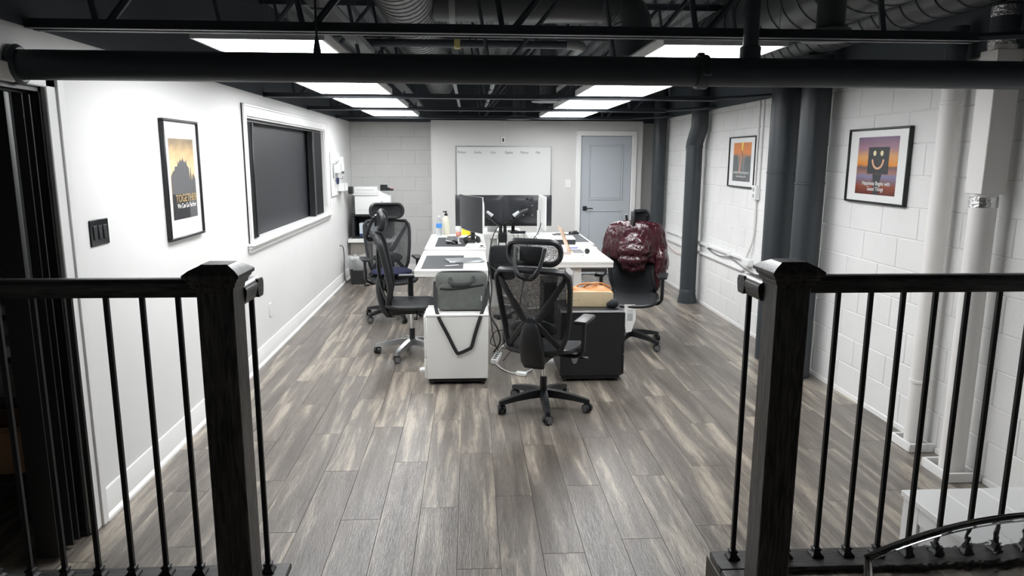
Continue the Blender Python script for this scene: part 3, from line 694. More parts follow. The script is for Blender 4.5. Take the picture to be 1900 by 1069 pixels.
# ------------------------------------------------------------------ office chairs
def chair(label,loc,rz,hs=1.0,base='blk',ycap='blk',arms=(1,1),arm_h=0.66,seat='seatm',ring=True,phase=18,hturn=None,hmesh=True):
    t=thing('office_chair',label,'chair',loc,rz)
    ZS=0.46
    hz=lambda z: ZS+(z-ZS)*hs
    # five-star base
    mk('base_hub', MB().lathe([(0.0,0.085),(0.040,0.085),(0.044,0.10),(0.040,0.135),(0.028,0.145),(0.0,0.145)],n=20), base, t)
    for i in range(5):
        a=R(phase+72*i); c,s_=math.cos(a),math.sin(a)
        def pt(r,w_,z): return (c*r-s_*w_, s_*r+c*w_, z)
        sec=[(0.025,0.030,0.092,0.146),(0.12,0.029,0.090,0.138),(0.22,0.025,0.082,0.118),(0.305,0.021,0.068,0.098),(0.328,0.015,0.066,0.090)]
        vs=[];fs=[]
        for r,w_,z0,z1 in sec: vs+=[pt(r,-w_,z0),pt(r,w_,z0),pt(r,w_*0.75,z1),pt(r,-w_*0.75,z1)]
        for k in range(len(sec)-1): fs+=[(k*4+j,k*4+(j+1)%4,k*4+4+(j+1)%4,k*4+4+j) for j in range(4)]
        fs+=[(3,2,1,0),tuple(len(vs)-4+j for j in range(4))]
        lg_=mk('leg', MB().add(vs,fs), base, t, angle=50)
        x,y=c*0.312,s_*0.312; b=a+0.9+i*0.7; dx,dy=math.cos(b),math.sin(b)
        cs=MB()
        for q in (-1,1): cs.cyl((x+dx*0.006*q,y+dy*0.006*q,0.032),(x+dx*0.026*q,y+dy*0.026*q,0.032),0.032,0.029,n=18)
        cs.cyl((x,y,0.03),(x,y,0.068),0.008,n=8)
        cs.tube([(x-dy*0.030,y+dx*0.030,0.034),(x-dy*0.020,y+dx*0.020,0.055),(x,y,0.062)],0.010,6)
        cst=mk('caster', cs, 'blk', t)
        for q in (-1,1): mk('wheel_cap', MB().cyl((x+q*dx*0.0258,y+q*dy*0.0258,0.032),(x+q*dx*0.0282,y+q*dy*0.0282,0.032),0.024,n=16), 'grey', cst)
    mk('column_sleeve', MB().cyl((0,0,0.12),(0,0,0.235),0.025,n=18), 'blk', t)
    mk('gas_lift', MB().cyl((0,0,0.22),(0,0,0.40),0.014,n=16), 'chrome', t)
    mk('tilt_mechanism', MB().cbox(-0.07,0.07,-0.20,0.11,0.375,0.428,0.012), 'blk', t)
    mk('lever', MB().tube([(0.06,0.04,0.40),(0.20,0.05,0.395),(0.27,0.04,0.385)],0.006,6).cbox(0.25,0.31,0.02,0.055,0.376,0.394,0.006), 'blk', t)
    # seat
    def sp(u,v,dz=0):
        x=(u*2-1); y=(v*2-1)
        w_=0.245*(1-0.10*max(0,-y)**2)*(1-0.16*abs(y)**6); l_=0.235*(1-0.10*abs(x)**4)
        z=ZS+0.018*x*x-0.030*max(0,y-0.45)**2*3.0+0.012*max(0,-y)**2
        return (x*w_, y*l_+0.02, z+dz)
    mk('seat', MB().grid(lambda u,v:sp(u,v,0.0),14,14,(0,0,-0.022)), seat, t)
    rimp=[sp(i/14,0,-0.014) for i in range(15)]+[sp(1,i/14,-0.014) for i in range(1,15)]+[sp(1-i/14,1,-0.014) for i in range(1,15)]+[sp(0,1-i/14,-0.014) for i in range(1,14)]
    mk('seat_frame', MB().tube(rimp,0.017,8,True), 'blk', t)
    mk('seat_pan', MB().cbox(-0.12,0.12,-0.15,0.16,0.415,0.436,0.01), 'blk', t)
    # back
    def prof(z):
        k=[(0.40,-0.17),(0.50,-0.225),(0.62,-0.215),(0.75,-0.245),(0.90,-0.285),(1.03,-0.325)]
        for (a,b),(c,d) in zip(k,k[1:]):
            if z<=c or c==1.03:
                q=(z-a)/(c-a); return b+(d-b)*q
    def hw(z):
        k=[(0.46,0.150),(0.50,0.185),(0.58,0.215),(0.75,0.238),(0.92,0.250),(0.985,0.246),(1.02,0.215)]
        for (a,b),(c,d) in zip(k,k[1:]):
            if z<=c: return b+(d-b)*max(0,(z-a)/(c-a))
        return 0.2
    def bp_(x,z,off=0): return V(x, prof(z)+0.055*(x/0.25)**2+off, hz(z))
    zs=[0.46+0.56*i/14 for i in range(15)]
    right=[bp_(hw(z),z) for z in zs]; left=[bp_(-hw(z),z) for z in zs]
    top=[bp_(0.215-0.43*i/8,1.02+0.012*math.sin(PI*i/8)) for i in range(1,8)]
    bot=[bp_(-0.150+0.30*i/6,0.46-0.008*math.sin(PI*i/6)) for i in range(1,6)]
    mk('back_frame', MB().tube(right+top+left[::-1]+bot,0.020,8,True,flat=(1.3,0.9)), 'blk2', t)
    mk('back_mesh' if ring else 'back_cushion', MB().grid(lambda u,v:bp_((u*2-1)*hw(0.462+0.556*v),0.462+0.556*v,0.006),16,18,None if ring else (0,-0.014,0)), 'mesh' if ring else 'fabric', t)
    # y-frame behind the mesh, spine plate and lumbar pad
    off=-0.030
    j=V(0,prof(0.68)-0.045,hz(0.68))
    for s_ in (-1,1):
        mk('back_brace', MB().tube(sm([j+V(0,0,-0.03),j+V(s_*0.06,0.0,0.035),bp_(s_*0.135,0.83,off),bp_(s_*0.205,0.94,-0.012),bp_(s_*0.228,0.985,0)],5),[0.025]*10+[0.021]*6+[0.016]*5,8,flat=(0.5,1.0),nrm=(0,1,0)), 'blk2', t)
        mk('back_brace', MB().tube(sm([j+V(0,0,0.02),j+V(s_*0.055,0.0,-0.03),bp_(s_*0.13,0.565,off),bp_(s_*0.178,0.50,-0.004)],5),[0.025]*8+[0.020]*8,8,flat=(0.5,1.0),nrm=(0,1,0)), 'blk2', t)
    sec=[(0.345,-0.165,0.040,0.016),(0.352,-0.200,0.070,0.026),(0.40,-0.228,0.083,0.034),(0.50,-0.260,0.084,0.036),(0.58,-0.274,0.074,0.034),(0.645,-0.280,0.058,0.026),(0.676,-0.280,0.040,0.014)]
    vs=[];fs=[];n=16
    for z,y,w_,d_ in sec:
        for i in range(n):
            a=2*PI*i/n; cx=math.copysign(abs(math.cos(a))**0.6,math.cos(a)); cy=math.copysign(abs(math.sin(a))**0.6,math.sin(a))
            vs.append((cx*w_,y+cy*d_,hz(z) if z>ZS else z))
    for k in range(len(sec)-1): fs+=[(k*n+i,k*n+(i+1)%n,(k+1)*n+(i+1)%n,(k+1)*n+i) for i in range(n)]
    fs+=[tuple(range(n))[::-1],tuple(range(len(vs)-n,len(vs)))]
    mk('spine_plate', MB().add(vs,fs), 'blk2', t, angle=60)
    mk('spine_link', MB().cbox(-0.035,0.035,-0.22,-0.10,0.36,0.40,0.01), 'blk', t)
    mk('lumbar_pad', MB().ell((0,prof(0.63)-0.008,hz(0.63)),(0.165,0.016,0.062)), 'blk', t)
    # headrest
    hc=hz(1.135); yh=prof(1.02)
    hr=mk('headrest', MB().grid(lambda u,v:((u*2-1)*0.165*(1-0.10*abs(v*2-1)**4),0.05*(u*2-1)**2,(v*2-1)*0.060*(1-0.15*abs(u*2-1)**4)),12,6), 'mesh' if ring and hmesh else 'fabric', t)
    hr.location=(0,yh+0.045,hc)
    oc=[(x,0.05*(x/0.165)**2,z) for x,z in rrect(0.355,0.145,0.062,6)]
    mk('headrest_frame', MB().tube(oc,0.0205,8,True,flat=(1.2,0.9)), 'blk2', hr)
    mk('headrest_pad', MB().cbox(-0.075,0.075,-0.023,-0.005,-0.05,0.045,0.012), 'blk', hr)
    if hturn: hr.rotation_euler=(0,0,R(hturn[0])); hr.scale=(hturn[1],1,1)
    for s_ in (-1,1):
        mk('headrest_bracket', MB().tube(sm([(s_*0.012,yh-0.028,hz(0.985)),(s_*0.055,yh-0.050,hz(1.005)),(s_*0.085,yh-0.030,hz(1.07)),(s_*0.098,yh+0.018,hc+0.035)],5),[0.017]*8+[0.013]*8,8), 'blk2', t)
    mk('headrest_clamp', MB().cbox(-0.035,0.035,yh-0.045,yh+0.005,hz(0.965),hz(1.01),0.01), 'blk', t)
    # arms
    for s_,on in ((-1,arms[0]),(1,arms[1])):
        if not on: continue
        mk('arm_post', MB().tube(sm([(s_*0.10,0.0,0.405),(s_*0.22,0.0,0.40),(s_*0.275,-0.005,0.43),(s_*0.285,-0.01,0.50),(s_*0.285,-0.01,arm_h-0.01)],5),[0.017]*12+[0.021]*9,8,flat=(1.25,0.8),nrm=(0,1,0)), 'blk', t)
        mk('arm_pad', MB().cbox(s_*0.285-0.045,s_*0.285+0.045,-0.12,0.14,arm_h-0.012,arm_h+0.016,0.014), 'blk2', t)
    return t
chair('black mesh office chair with its back turned, alone in front of the desks',(0.500,4.78,0),R(-24),1.0,phase=6)
chair('black mesh office chair with grey metal legs pulled up to the silver laptop desk',(-0.53,6.25,0),R(-86),1.10,base='alu',phase=48,arms=(1,0))
chair('black mesh office chair with a navy seat cushion standing near the printer',(-0.86,7.72,0),R(196),1.03,phase=30,hmesh=False)
chair('black office chair with a burgundy puffer jacket over its backrest',(1.49,6.48,0),R(162),1.05,ring=False,arm_h=0.67,phase=4,hturn=(52,0.62))
cu=MB().ell((0,0,0),(0.225,0.20,0.040)); co=mk('seat_cushion', cu, 'navy'); co.location=(-0.86,7.68,0.522); co.rotation_euler=(0,0,R(16)); tag(co,'navy blue cushion lying on the office chair near the printer','cushion')
# paper tag hanging under the seat of the jacket chair
pt_=thing('hanging_label','white printed label sheet hanging below the seat of the jacket chair','label',(1.425,6.22,0.19),R(-8))
mk('sheet', MB().prism([(-0.05,0.25),(0.05,0.25),(0.055,0.12),(0.02,0.0),(-0.03,-0.01),(-0.045,0.1)],0,0.003,'xz'), 'paper', pt_)
mk('print', MB().box(-0.022,0.028,-0.0012,0.0,0.10,0.17).box(-0.022,0.028,-0.0012,0.0,0.18,0.186).box(-0.022,0.028,-0.0012,0.0,0.195,0.20), 'ltgrey', pt_)

# ------------------------------------------------------------------ puffer jacket
jk=thing('puffer_jacket','glossy burgundy puffer jacket draped over the backrest of an office chair','jacket',(1.49,6.48,0),R(162))
def blob(name,parts,m,parent,vox=0.009,disp=0.014):
    mb=MB()
    for c,r,rx_,ry_,rz_ in parts: mb.ell(c,r,Matrix.Rotation(R(rz_),4,'Z')@Matrix.Rotation(R(ry_),4,'Y')@Matrix.Rotation(R(rx_),4,'X'),10)
    o=mk(name,mb,m,parent,angle=180)
    rm=o.modifiers.new('r','REMESH'); rm.mode='VOXEL'; rm.voxel_size=vox; rm.use_smooth_shade=True
    s1=o.modifiers.new('s','SMOOTH'); s1.iterations=24
    tx=bpy.data.textures.new(name+'_folds','CLOUDS'); tx.noise_scale=0.06; tx.noise_depth=2
    dm=o.modifiers.new('d','DISPLACE'); dm.texture=tx; dm.strength=disp; dm.mid_level=0.5; dm.texture_coords='LOCAL'
    tx2=bpy.data.textures.new(name+'_creases','MARBLE'); tx2.noise_scale=0.06; tx2.turbulence=9; tx2.marble_type='SHARP'
    d2=o.modifiers.new('e','DISPLACE'); d2.texture=tx2; d2.strength=disp*0.55; d2.mid_level=0.5; d2.texture_coords='LOCAL'
    s2=o.modifiers.new('t','SMOOTH'); s2.iterations=2
    return o
# local frame: +y is the seat side (towards the room's near end), x positive is the photograph's left
def folds(o,name,disp,it):
    s1=o.modifiers.new('s','SMOOTH'); s1.iterations=it
    tx=bpy.data.textures.new(name+'_folds','CLOUDS'); tx.noise_scale=0.07; tx.noise_depth=2
    dm=o.modifiers.new('d','DISPLACE'); dm.texture=tx; dm.strength=disp; dm.mid_level=0.5; dm.texture_coords='LOCAL'
# bell-shaped body: rings from the collar down to the hem, with vertical folds deepening downwards
rings=[(1.150,0.08,0.05),(1.146,0.16,0.075),(1.125,0.225,0.105),(1.085,0.262,0.120),(1.03,0.282,0.126),(0.96,0.298,0.128),(0.89,0.303,0.126),(0.82,0.322,0.126),(0.77,0.325,0.120),(0.755,0.300,0.100),(0.775,0.25,0.075)]
n=96; vs=[]; fs=[]; rr_=random.Random(3)
ph=[rr_.uniform(0,6.28) for _ in range(6)]
for k,(z,a_,b_) in enumerate(rings):
    g=min(1.0,max(0.0,(1.15-z)/0.35))
    for i in range(n):
        th=2*PI*i/n
        f=1+g*(0.035*math.sin(7*th+ph[0]+6*z)+0.025*math.sin(13*th+ph[1]-9*z)+0.018*math.sin(23*th+ph[2]+14*z))+0.012*math.sin(z*62+2*math.sin(3*th))
        lower=0.030*math.sin(5*th+ph[3])*(k>=7)+(0.05*max(0,-math.cos(th)) if k>=7 else 0)*-1
        vs.append((a_*f*math.cos(th),-0.265+b_*f*math.sin(th),z+lower))
for k in range(len(rings)-1): fs+=[(k*n+i,k*n+(i+1)%n,(k+1)*n+(i+1)%n,(k+1)*n+i) for i in range(n)]
fs+=[tuple(range(n))[::-1],tuple(range(len(vs)-n,len(vs)))]
jb_=mk('jacket_body', MB().add(vs,fs),'puff',jk,angle=180)
sd=jb_.modifiers.new('u','SUBSURF'); sd.levels=2; sd.render_levels=2
folds(jb_,'jacket_body',0.026,1)
blob('sleeve',[((-0.255,-0.20,0.80),(0.068,0.10,0.12),0,6,0),((-0.250,-0.185,0.70),(0.056,0.085,0.12),0,4,0),((-0.238,-0.17,0.61),(0.042,0.07,0.10),0,-6,0),((-0.225,-0.16,0.54),(0.030,0.055,0.06),0,-8,0)],'puff',jk)
blob('hood',[((0,-0.175,1.01),(0.09,0.06,0.05),0,0,0),((0.06,-0.135,0.955),(0.095,0.065,0.055),0,22,0),((-0.06,-0.135,0.955),(0.095,0.065,0.055),0,-22,0),((0,-0.115,0.88),(0.158,0.080,0.062),0,0,0),((0,-0.115,0.79),(0.150,0.080,0.062),0,0,0),((0,-0.125,0.725),(0.118,0.065,0.050),0,0,0)],'puff',jk,disp=0.024)
mk('lining', MB().ell((-0.20,-0.13,0.60),(0.02,0.03,0.11),Matrix.Rotation(R(12),4,'Y')), 'puffl', jk)

# ================================================================== ON THE DESKS
def flat(name,label,cat,c,w,l,h,rz,m,b=0.003):
    o=mk(name, MB().cbox(-w/2,w/2,-l/2,l/2,0,h,b), m); o.location=c; o.rotation_euler=(0,0,rz); return tag(o,label,cat)
P0=at(817,488,ZA)
flat('desk_mat','charcoal desk mat under the corner of the closed silver laptop','desk mat',(-0.235,6.12,ZA),0.34,0.78,0.003,0,'matg',0.001)
lp=thing('laptop','closed silver laptop lying partly on the charcoal mat','laptop',(-0.055,6.14,ZA+0.003),R(14))
mk('base', MB().cbox(-0.155,0.155,-0.11,0.11,0,0.010,0.004), 'silver', lp)
mk('lid', MB().cbox(-0.155,0.155,-0.11,0.11,0.0105,0.016,0.003), 'silver', lp)
mk('lid_emblem', MB().lathe([(0.0,0.0160),(0.012,0.0160),(0.012,0.0164),(0.0,0.0164)],n=16), 'ltgrey', lp)
flat('pen','slim white stylus beside the closed silver laptop','pen',(-0.16,5.86,ZA+0.003),0.12,0.009,0.008,R(20),'whitep')
# second desk of the left row
flat('desk_mat','charcoal desk mat under the keyboard and black mouse','desk mat',(-0.155,7.42,ZB),0.40,0.80,0.003,0,'matg',0.001)
def keyboard(label,c,rz,w,l,m,km):
    t=thing('keyboard',label,'keyboard',c,rz)
    mk('case', MB().cbox(-w/2,w/2,-l/2,l/2,0,0.014,0.004), m, t)
    nx,ny=5,14; kw=(w-0.016)/nx; kl=(l-0.016)/ny
    for i in range(nx):
        for j in range(ny):
            x=-w/2+0.008+kw*(i+.5); y=-l/2+0.008+kl*(j+.5)
            mk('key', MB().cbox(x-kw*.42,x+kw*.42,y-kl*.42,y+kl*.42,0.014,0.019,0.001), km, t)
    return t
keyboard('silver and black keyboard on the charcoal mat behind the mouse',(-0.20,7.60,ZB+0.003),0,0.13,0.40,'alu','grey')
def mouse(label,c,rz,m):
    t=thing('computer_mouse',label,'mouse',c,rz)
    mk('shell', MB().grid(lambda u,v:((u*2-1)*0.033*(1-0.25*abs(v*2-1)**3)*math.sin(PI*max(0.02,min(.98,u)))**0.0 ,(v*2-1)*0.056,0.036*(max(0,1-abs(u*2-1)**2.6))**0.6*(max(0,1-abs((v-0.42)/0.6)**2.4))**0.6+0.001),14,18,(0,0,-0.001)), m, t)
    mk('wheel', MB().cyl((-0.004,0.028,0.028),(0.004,0.028,0.028),0.008,n=12), 'grey', t)
mouse('black mouse on the charcoal mat in front of the keyboard',(-0.19,7.22,ZB+0.004),R(70),'blkgloss')
q=at(851,452,ZB+0.003)
fn=thing('handheld_fan','small salmon and white object upright on a slim white stem','gadget',q)
mk('foot', MB().lathe([(0.0,0.0),(0.030,0.0),(0.030,0.005),(0.010,0.012),(0.0,0.012)],n=18), 'whitep', fn)
mk('stem', MB().cyl((0,0,0.01),(0,0,0.075),0.008,n=10), 'whitep', fn)
mk('head', MB().lathe([(0.010,0.070),(0.026,0.078),(0.030,0.095),(0.028,0.115),(0.022,0.122)],n=18), 'pink', fn)
mk('cup', MB().lathe([(0.022,0.122),(0.030,0.135),(0.032,0.165),(0.026,0.175)],n=18), 'whitep', fn)
wbt=thing('water_bottle','clear plastic water bottle with a blue label on the desk end','bottle',at(815,437,ZB))
mk('body', MB().lathe([(0.0,0.0),(0.030,0.0),(0.032,0.01),(0.030,0.06),(0.032,0.085),(0.032,0.135),(0.028,0.165),(0.013,0.195),(0.013,0.205)],n=20), 'clear', wbt)
mk('label_sleeve', MB().lathe([(0.0325,0.088),(0.0328,0.089),(0.0328,0.134),(0.0325,0.135)],n=20), 'bluelab', wbt)
mk('cap', MB().lathe([(0.0,0.203),(0.015,0.203),(0.015,0.220),(0.0,0.222)],n=16), 'whitep', wbt)
pbt=thing('pump_bottle','pale lotion bottle with a black pump top behind the water bottle','bottle',at(828,435.5,ZB))
mk('body', MB().lathe([(0.0,0.0),(0.037,0.0),(0.039,0.01),(0.039,0.15),(0.034,0.185),(0.017,0.212),(0.014,0.218)],n=22), 'lotion', pbt)
mk('pump', MB().lathe([(0.0,0.216),(0.019,0.216),(0.019,0.236),(0.008,0.242),(0.008,0.262),(0.0,0.264)],n=16).cbox(-0.034,0.012,-0.008,0.008,0.254,0.268,0.003), 'blk', pbt)
yf=thing('folder_stack','yellow folder leaning on the desk behind the curved monitor','folder',at(866,436,ZB))
mk('cover', MB().cbox(-0.065,0.075,-0.004,0.004,0.0,0.075,0.002), 'yellow', yf)
mk('tab', MB().cbox(-0.085,-0.055,-0.008,-0.004,0.02,0.062,0.002), 'paper', yf)
hp=thing('headphones','black over-ear headphones lying by the foot of the curved monitor','headphones',(0.02,7.255,ZB+0.001),R(25))
mk('headband', MB().tube([(0.075*math.cos(R(a)),0.02,0.012+0.055*math.sin(R(a))+0.02) for a in range(0,181,12)],0.009,8,flat=(1.2,.8)), 'blk', hp)
for s_ in (-1,1):
    mk('ear_cushion', MB().lathe([(0.0,-0.014),(0.030,-0.014),(0.036,-0.006),(0.036,0.006),(0.028,0.014),(0.0,0.014)],(s_*0.068,0.02,0.037),18,'x'), 'blk2', hp)
ps=thing('paper_tray','pile of white papers at the front corner of the curved monitor desk','papers',(0.045,7.03,ZB),R(-3))
for i,(dx,r_) in enumerate(((0,0),(0.006,4),(-0.004,-3),(0.003,2))):
    o=mk('sheet', MB().cbox(-0.09,0.09,-0.115,0.115,0,0.004,0.001), 'paper', ps); o.location=(dx,0,0.0042*i); o.rotation_euler=(0,0,R(r_))
mk('clip', MB().cbox(0.05,0.08,-0.118,-0.08,0.0160,0.024,0.002), 'blk', ps)
# monitors
def monitor(name,label,c,rz,w,h,curve,back,sc='blkgloss',thick=0.03,tilt=0):
    """screen looks along local -y; c = centre of the panel"""
    t=thing(name,label,'monitor',c,rz); t.rotation_euler=(R(tilt),0,rz)
    f=lambda u,v,o=0:((u*2-1)*w/2, -curve*(u*2-1)**2+o, (v*2-1)*h/2)
    mk('screen', MB().grid(lambda u,v:f(u,v,0),14,2,(0,0.006,0)), sc, t, angle=60)
    def sh(u,v):
        k=(1-abs(u*2-1)**6)*(1-abs(v*2-1)**6); return ((u*2-1)*(w/2+0.003), -curve*(u*2-1)**2+0.010+thick*0.7*k, (v*2-1)*(h/2+0.003))
    mk('back_shell', MB().grid(sh,16,12,(0,-0.009,0)), back, t, angle=50)
    return t
def logo(t,x,z,y,m):
    rot=(R(90),0,R(180))
    mk('brand_roundel', MB().cyl((-x,y,z),(-x,y+0.0015,z),0.014,n=24), m, t)
    text('brand_letters','LG',0.042,(-x-0.020,y+0.002,z-0.014),rot,m,t,align='LEFT',bold=0.0012)
lgm='blkgloss'
for nm,cx,lab in (('left',0.102,'black monitor seen from behind, partly hidden by the curved white monitor'),('right',0.660,'black monitor seen from behind with a brand logo and bare mounting screws')):
    t=monitor('computer_monitor',lab,(cx,8.30,1.131),R(180),0.552,0.351,0.0,'monb')
    logo(t,-0.012,0.135,0.033,mat('black_logo',(0.002,0.002,0.002),0.6))
    for a in (-1,1):
        for b in (-1,1): mk('mount_screw', MB().cyl((a*0.05,0.030,0.055*b+0.005),(a*0.05,0.037,0.055*b+0.005),0.006,n=10), 'chrome', t)
cmn=monitor('curved_monitor','wide curved monitor with a white back beside the bottles','monitor' and (-0.045,7.50,1.165),R(-90),0.80,0.36,-0.045,'whitep',mat('dark_screen',(0.03,0.032,0.035),0.45),0.10)
cmn.rotation_euler=(0,0,R(-73))
mk('stand_post', MB().cbox(-0.03,0.03,0.05,0.085,-0.285,0.02,0.006), 'blk2', cmn)
mk('stand_foot', MB().cbox(-0.13,0.13,-0.02,0.12,-0.2915,-0.281,0.004), 'blk2', cmn)
rm_=monitor('computer_monitor','slim white monitor turned edge-on beside the open rose gold laptop',(0.77,7.62,1.165),R(92),0.54,0.34,0.0,'whitep',mat('dark_screen'),0.028,0)
mk('stand_post', MB().cbox(-0.025,0.025,0.03,0.06,-0.275,0.02,0.006), 'whitep', rm_)
mk('stand_foot', MB().cbox(-0.10,0.10,-0.05,0.10,-0.275,-0.265,0.004), 'whitep', rm_)
# twin monitor arm clamped to the end desk
ma=thing('monitor_arm','black twin monitor arm clamped to the desk edge in the middle','monitor arm',(0.365,8.225,ZE))
mk('clamp', MB().cbox(-0.05,0.05,-0.045,0.06,0.0,0.012,0.003).cbox(-0.05,0.05,-0.045,-0.030,-0.10,0.0,0.003).cbox(-0.05,0.05,-0.030,0.05,-0.072,-0.0555,0.003), 'blk', ma)
mk('pole', MB().cyl((-0.022,0,0.012),(-0.022,0,0.12),0.020,n=16).cyl((0.028,0,0.012),(0.028,0,0.12),0.020,n=16), 'blk', ma)
for s_ in (-1,1):
    e=V(s_*0.13,-0.075,0.19); v_=V(s_*0.283,-0.020,0.272)
    mk('lower_link', MB().tube(sm([(s_*0.025,0,0.11),(s_*0.07,-0.04,0.13),tuple(e)],5),0.027,8,flat=(1,0.75)), 'blk', ma)
    u_=mk('upper_link', MB().tube([e,e+(v_-e)*0.5+V(0,-0.01,0.02),v_],[0.034,0.036,0.028],10), 'blk2', ma)
    mk('link_cover', MB().tube([e+V(-s_*0.01,-0.012,0.018),e+(v_-e)*0.35+V(0,-0.02,0.038)],[0.026,0.020],8), 'ltgrey', u_)
    mk('mount_plate', MB().cbox(v_.x-0.055,v_.x+0.055,v_.y+0.036,v_.y+0.048,v_.z-0.055,v_.z+0.055,0.003).cyl((v_.x,v_.y-0.005,v_.z),(v_.x,v_.y+0.04,v_.z),0.026,n=16), 'blk', ma)
# end desk items
flat('white_box','small white box with a dark slot on the end desk','box',at(913,430,ZE)+V(0,0.06,0),0.11,0.10,0.07,0,'whitep')
hb=thing('usb_hub','black cable hub with leads hanging off the end desk edge','hub',V(0.545,8.244,ZE),R(2))
mk('case', MB().cbox(-0.09,0.09,-0.025,0.025,0,0.028,0.005), 'blk', hb)
for i,x in enumerate((-0.07,-0.02,0.05)): mk('lead', MB().tube(sm([(x,-0.022,0.014),(x+0.005,-0.044,0.013),(x+0.012,-0.058,0.0),(x+0.02,-0.064,-0.06),(x+0.03,-0.066,-0.15)],5),0.003,6), 'cable', hb)
gl=thing('laptop','dark grey laptop raised on a stand behind the black monitors','laptop',(0.50,8.50,ZE),R(180))
mk('stand', MB().cbox(-0.06,0.06,-0.08,0.08,0,0.008,0.003).cbox(-0.02,0.02,0.02,0.05,0.008,0.12,0.004), 'blk', gl)
mk('base', MB().cbox(-0.15,0.15,-0.11,0.11,0.12,0.132,0.004), 'grey', gl)
mk('lid', MB().prism([(0.10,0.132),(0.106,0.132),(0.15,0.33),(0.144,0.33)],-0.15,0.15,'yz'), 'grey', gl)
# right desks
flat('desk_mat','charcoal desk mat on the far desk beside the black mouse','desk mat',(1.06,7.60,ZC),0.30,0.80,0.003,0,'matg',0.001)
mouse('black mouse at the corner of the far charcoal mat',tuple(at(1065,434,ZC+0.004)),R(-75),'blk')
keyboard('dark keyboard lying next to the mouse on the far mat',(0.99,7.72,ZC+0.003),0,0.12,0.36,'grey','blk2')
bx=thing('laptop_stand','flat box with black sides and a white top carrying papers','box',(0.87,7.13,ZC),R(-2))
mk('tray', MB().cbox(-0.21,0.17,-0.13,0.16,0,0.048,0.004), 'blk2', bx)
mk('lid', MB().cbox(-0.21,0.17,-0.13,0.16,0.048,0.060,0.004), 'paper', bx)
rg=thing('laptop','open rose gold laptop turned towards the jacket chair','laptop',(0.90,6.37,ZC),0)
mk('base', MB().cbox(-0.02,0.165,-0.155,0.155,0.0,0.016,0.004), 'whitep', rg)
mk('keys', MB().cbox(0.01,0.11,-0.135,0.135,0.016,0.0175,0.0006), 'blk', rg)
mk('lid', MB().prism([(-0.020,0.014),(-0.012,0.016),(-0.098,0.235),(-0.106,0.232)],-0.155,0.155,'xz'), 'copper', rg)
mk('display', MB().prism([(-0.0125,0.024),(-0.0115,0.024),(-0.0955,0.230),(-0.0965,0.230)],-0.148,0.148,'xz'), 'blkgloss', rg)
pn=thing('pen','blue ballpoint pen lying by the rose gold laptop','pen',at(1061,460,ZC+0.0055),R(-2))
mk('barrel', MB().cyl((-0.06,0,0),(0.055,0,0),0.0048,n=10), 'blue', pn); mk('tip', MB().cyl((0.055,0,0),(0.07,0,0),0.0045,0.001,n=10), 'chrome', pn)
mg=thing('mug','white mug with a round black emblem near the desk corner','mug',at(1093,477,ZC)+V(0,0.04,0),R(-8))
mk('body', MB().lathe([(0.0,0.0),(0.036,0.0),(0.040,0.006),(0.040,0.094),(0.036,0.096),(0.036,0.012),(0.0,0.010)],n=28), 'whitep', mg)
mk('handle', MB().tube(sm([(0.039,0,0.078),(0.064,0,0.078),(0.072,0,0.05),(0.062,0,0.024),(0.039,0,0.020)],5),0.006,8), 'whitep', mg)
mk('emblem', MB().grid(lambda u,v:((lambda a,r:(0.0405*math.sin(-0.35+r*math.cos(a)/0.04),-0.0405*math.cos(-0.35+r*math.cos(a)/0.04),0.05+r*math.sin(a)))(2*PI*u,0.024*v)),20,4,(0,-0.0004,0)), 'blk', mg)
flat('desk_papers','loose white sheets under the right-hand white monitor','papers',(0.72,7.40,ZC),0.10,0.16,0.003,R(10),'paper',0.001)
# things under the right desks
ud=thing('under_desk_drawer','grey drawer slung under the mug desk','drawer',(1.055,6.25,ZC-0.057))
mk('tray', MB().cbox(-0.13,0.13,-0.15,0.15,-0.075,0,0.006), 'grey', ud); mk('lip', MB().cbox(-0.13,0.13,-0.162,-0.150,-0.045,-0.02,0.003), 'ltgrey', ud)
pc=thing('computer_tower','black computer tower standing under the far desk','computer',(0.86,7.55,0))
mk('case', MB().cbox(-0.10,0.10,-0.22,0.22,0.012,0.45,0.006), 'blk2', pc); mk('front_panel', MB().cbox(-0.10,0.10,-0.232,-0.22,0.015,0.447,0.006), 'blk', pc)
for a in (-1,1): mk('foot', MB().cbox(-0.09,0.09,a*0.18-0.02,a*0.18+0.02,0,0.012,0.002), 'blk', pc)
bkp=thing('backpack','black backpack hanging below the middle of the desks','backpack',(0.36,8.125,0.345),0)
mk('body', MB().cbox(-0.15,0.15,-0.07,0.07,0.0,0.40,0.06), 'fabric', bkp); mk('pocket', MB().cbox(-0.11,0.11,-0.10,-0.065,0.04,0.20,0.03), 'fabric', bkp)
mk('handle', MB().tube(sm([(-0.045,0.0,0.39),(-0.04,0.035,0.425),(-0.03,0.062,0.445),(0.03,0.062,0.445),(0.04,0.035,0.425),(0.045,0.0,0.39)],5),0.007,6), 'strap', bkp)
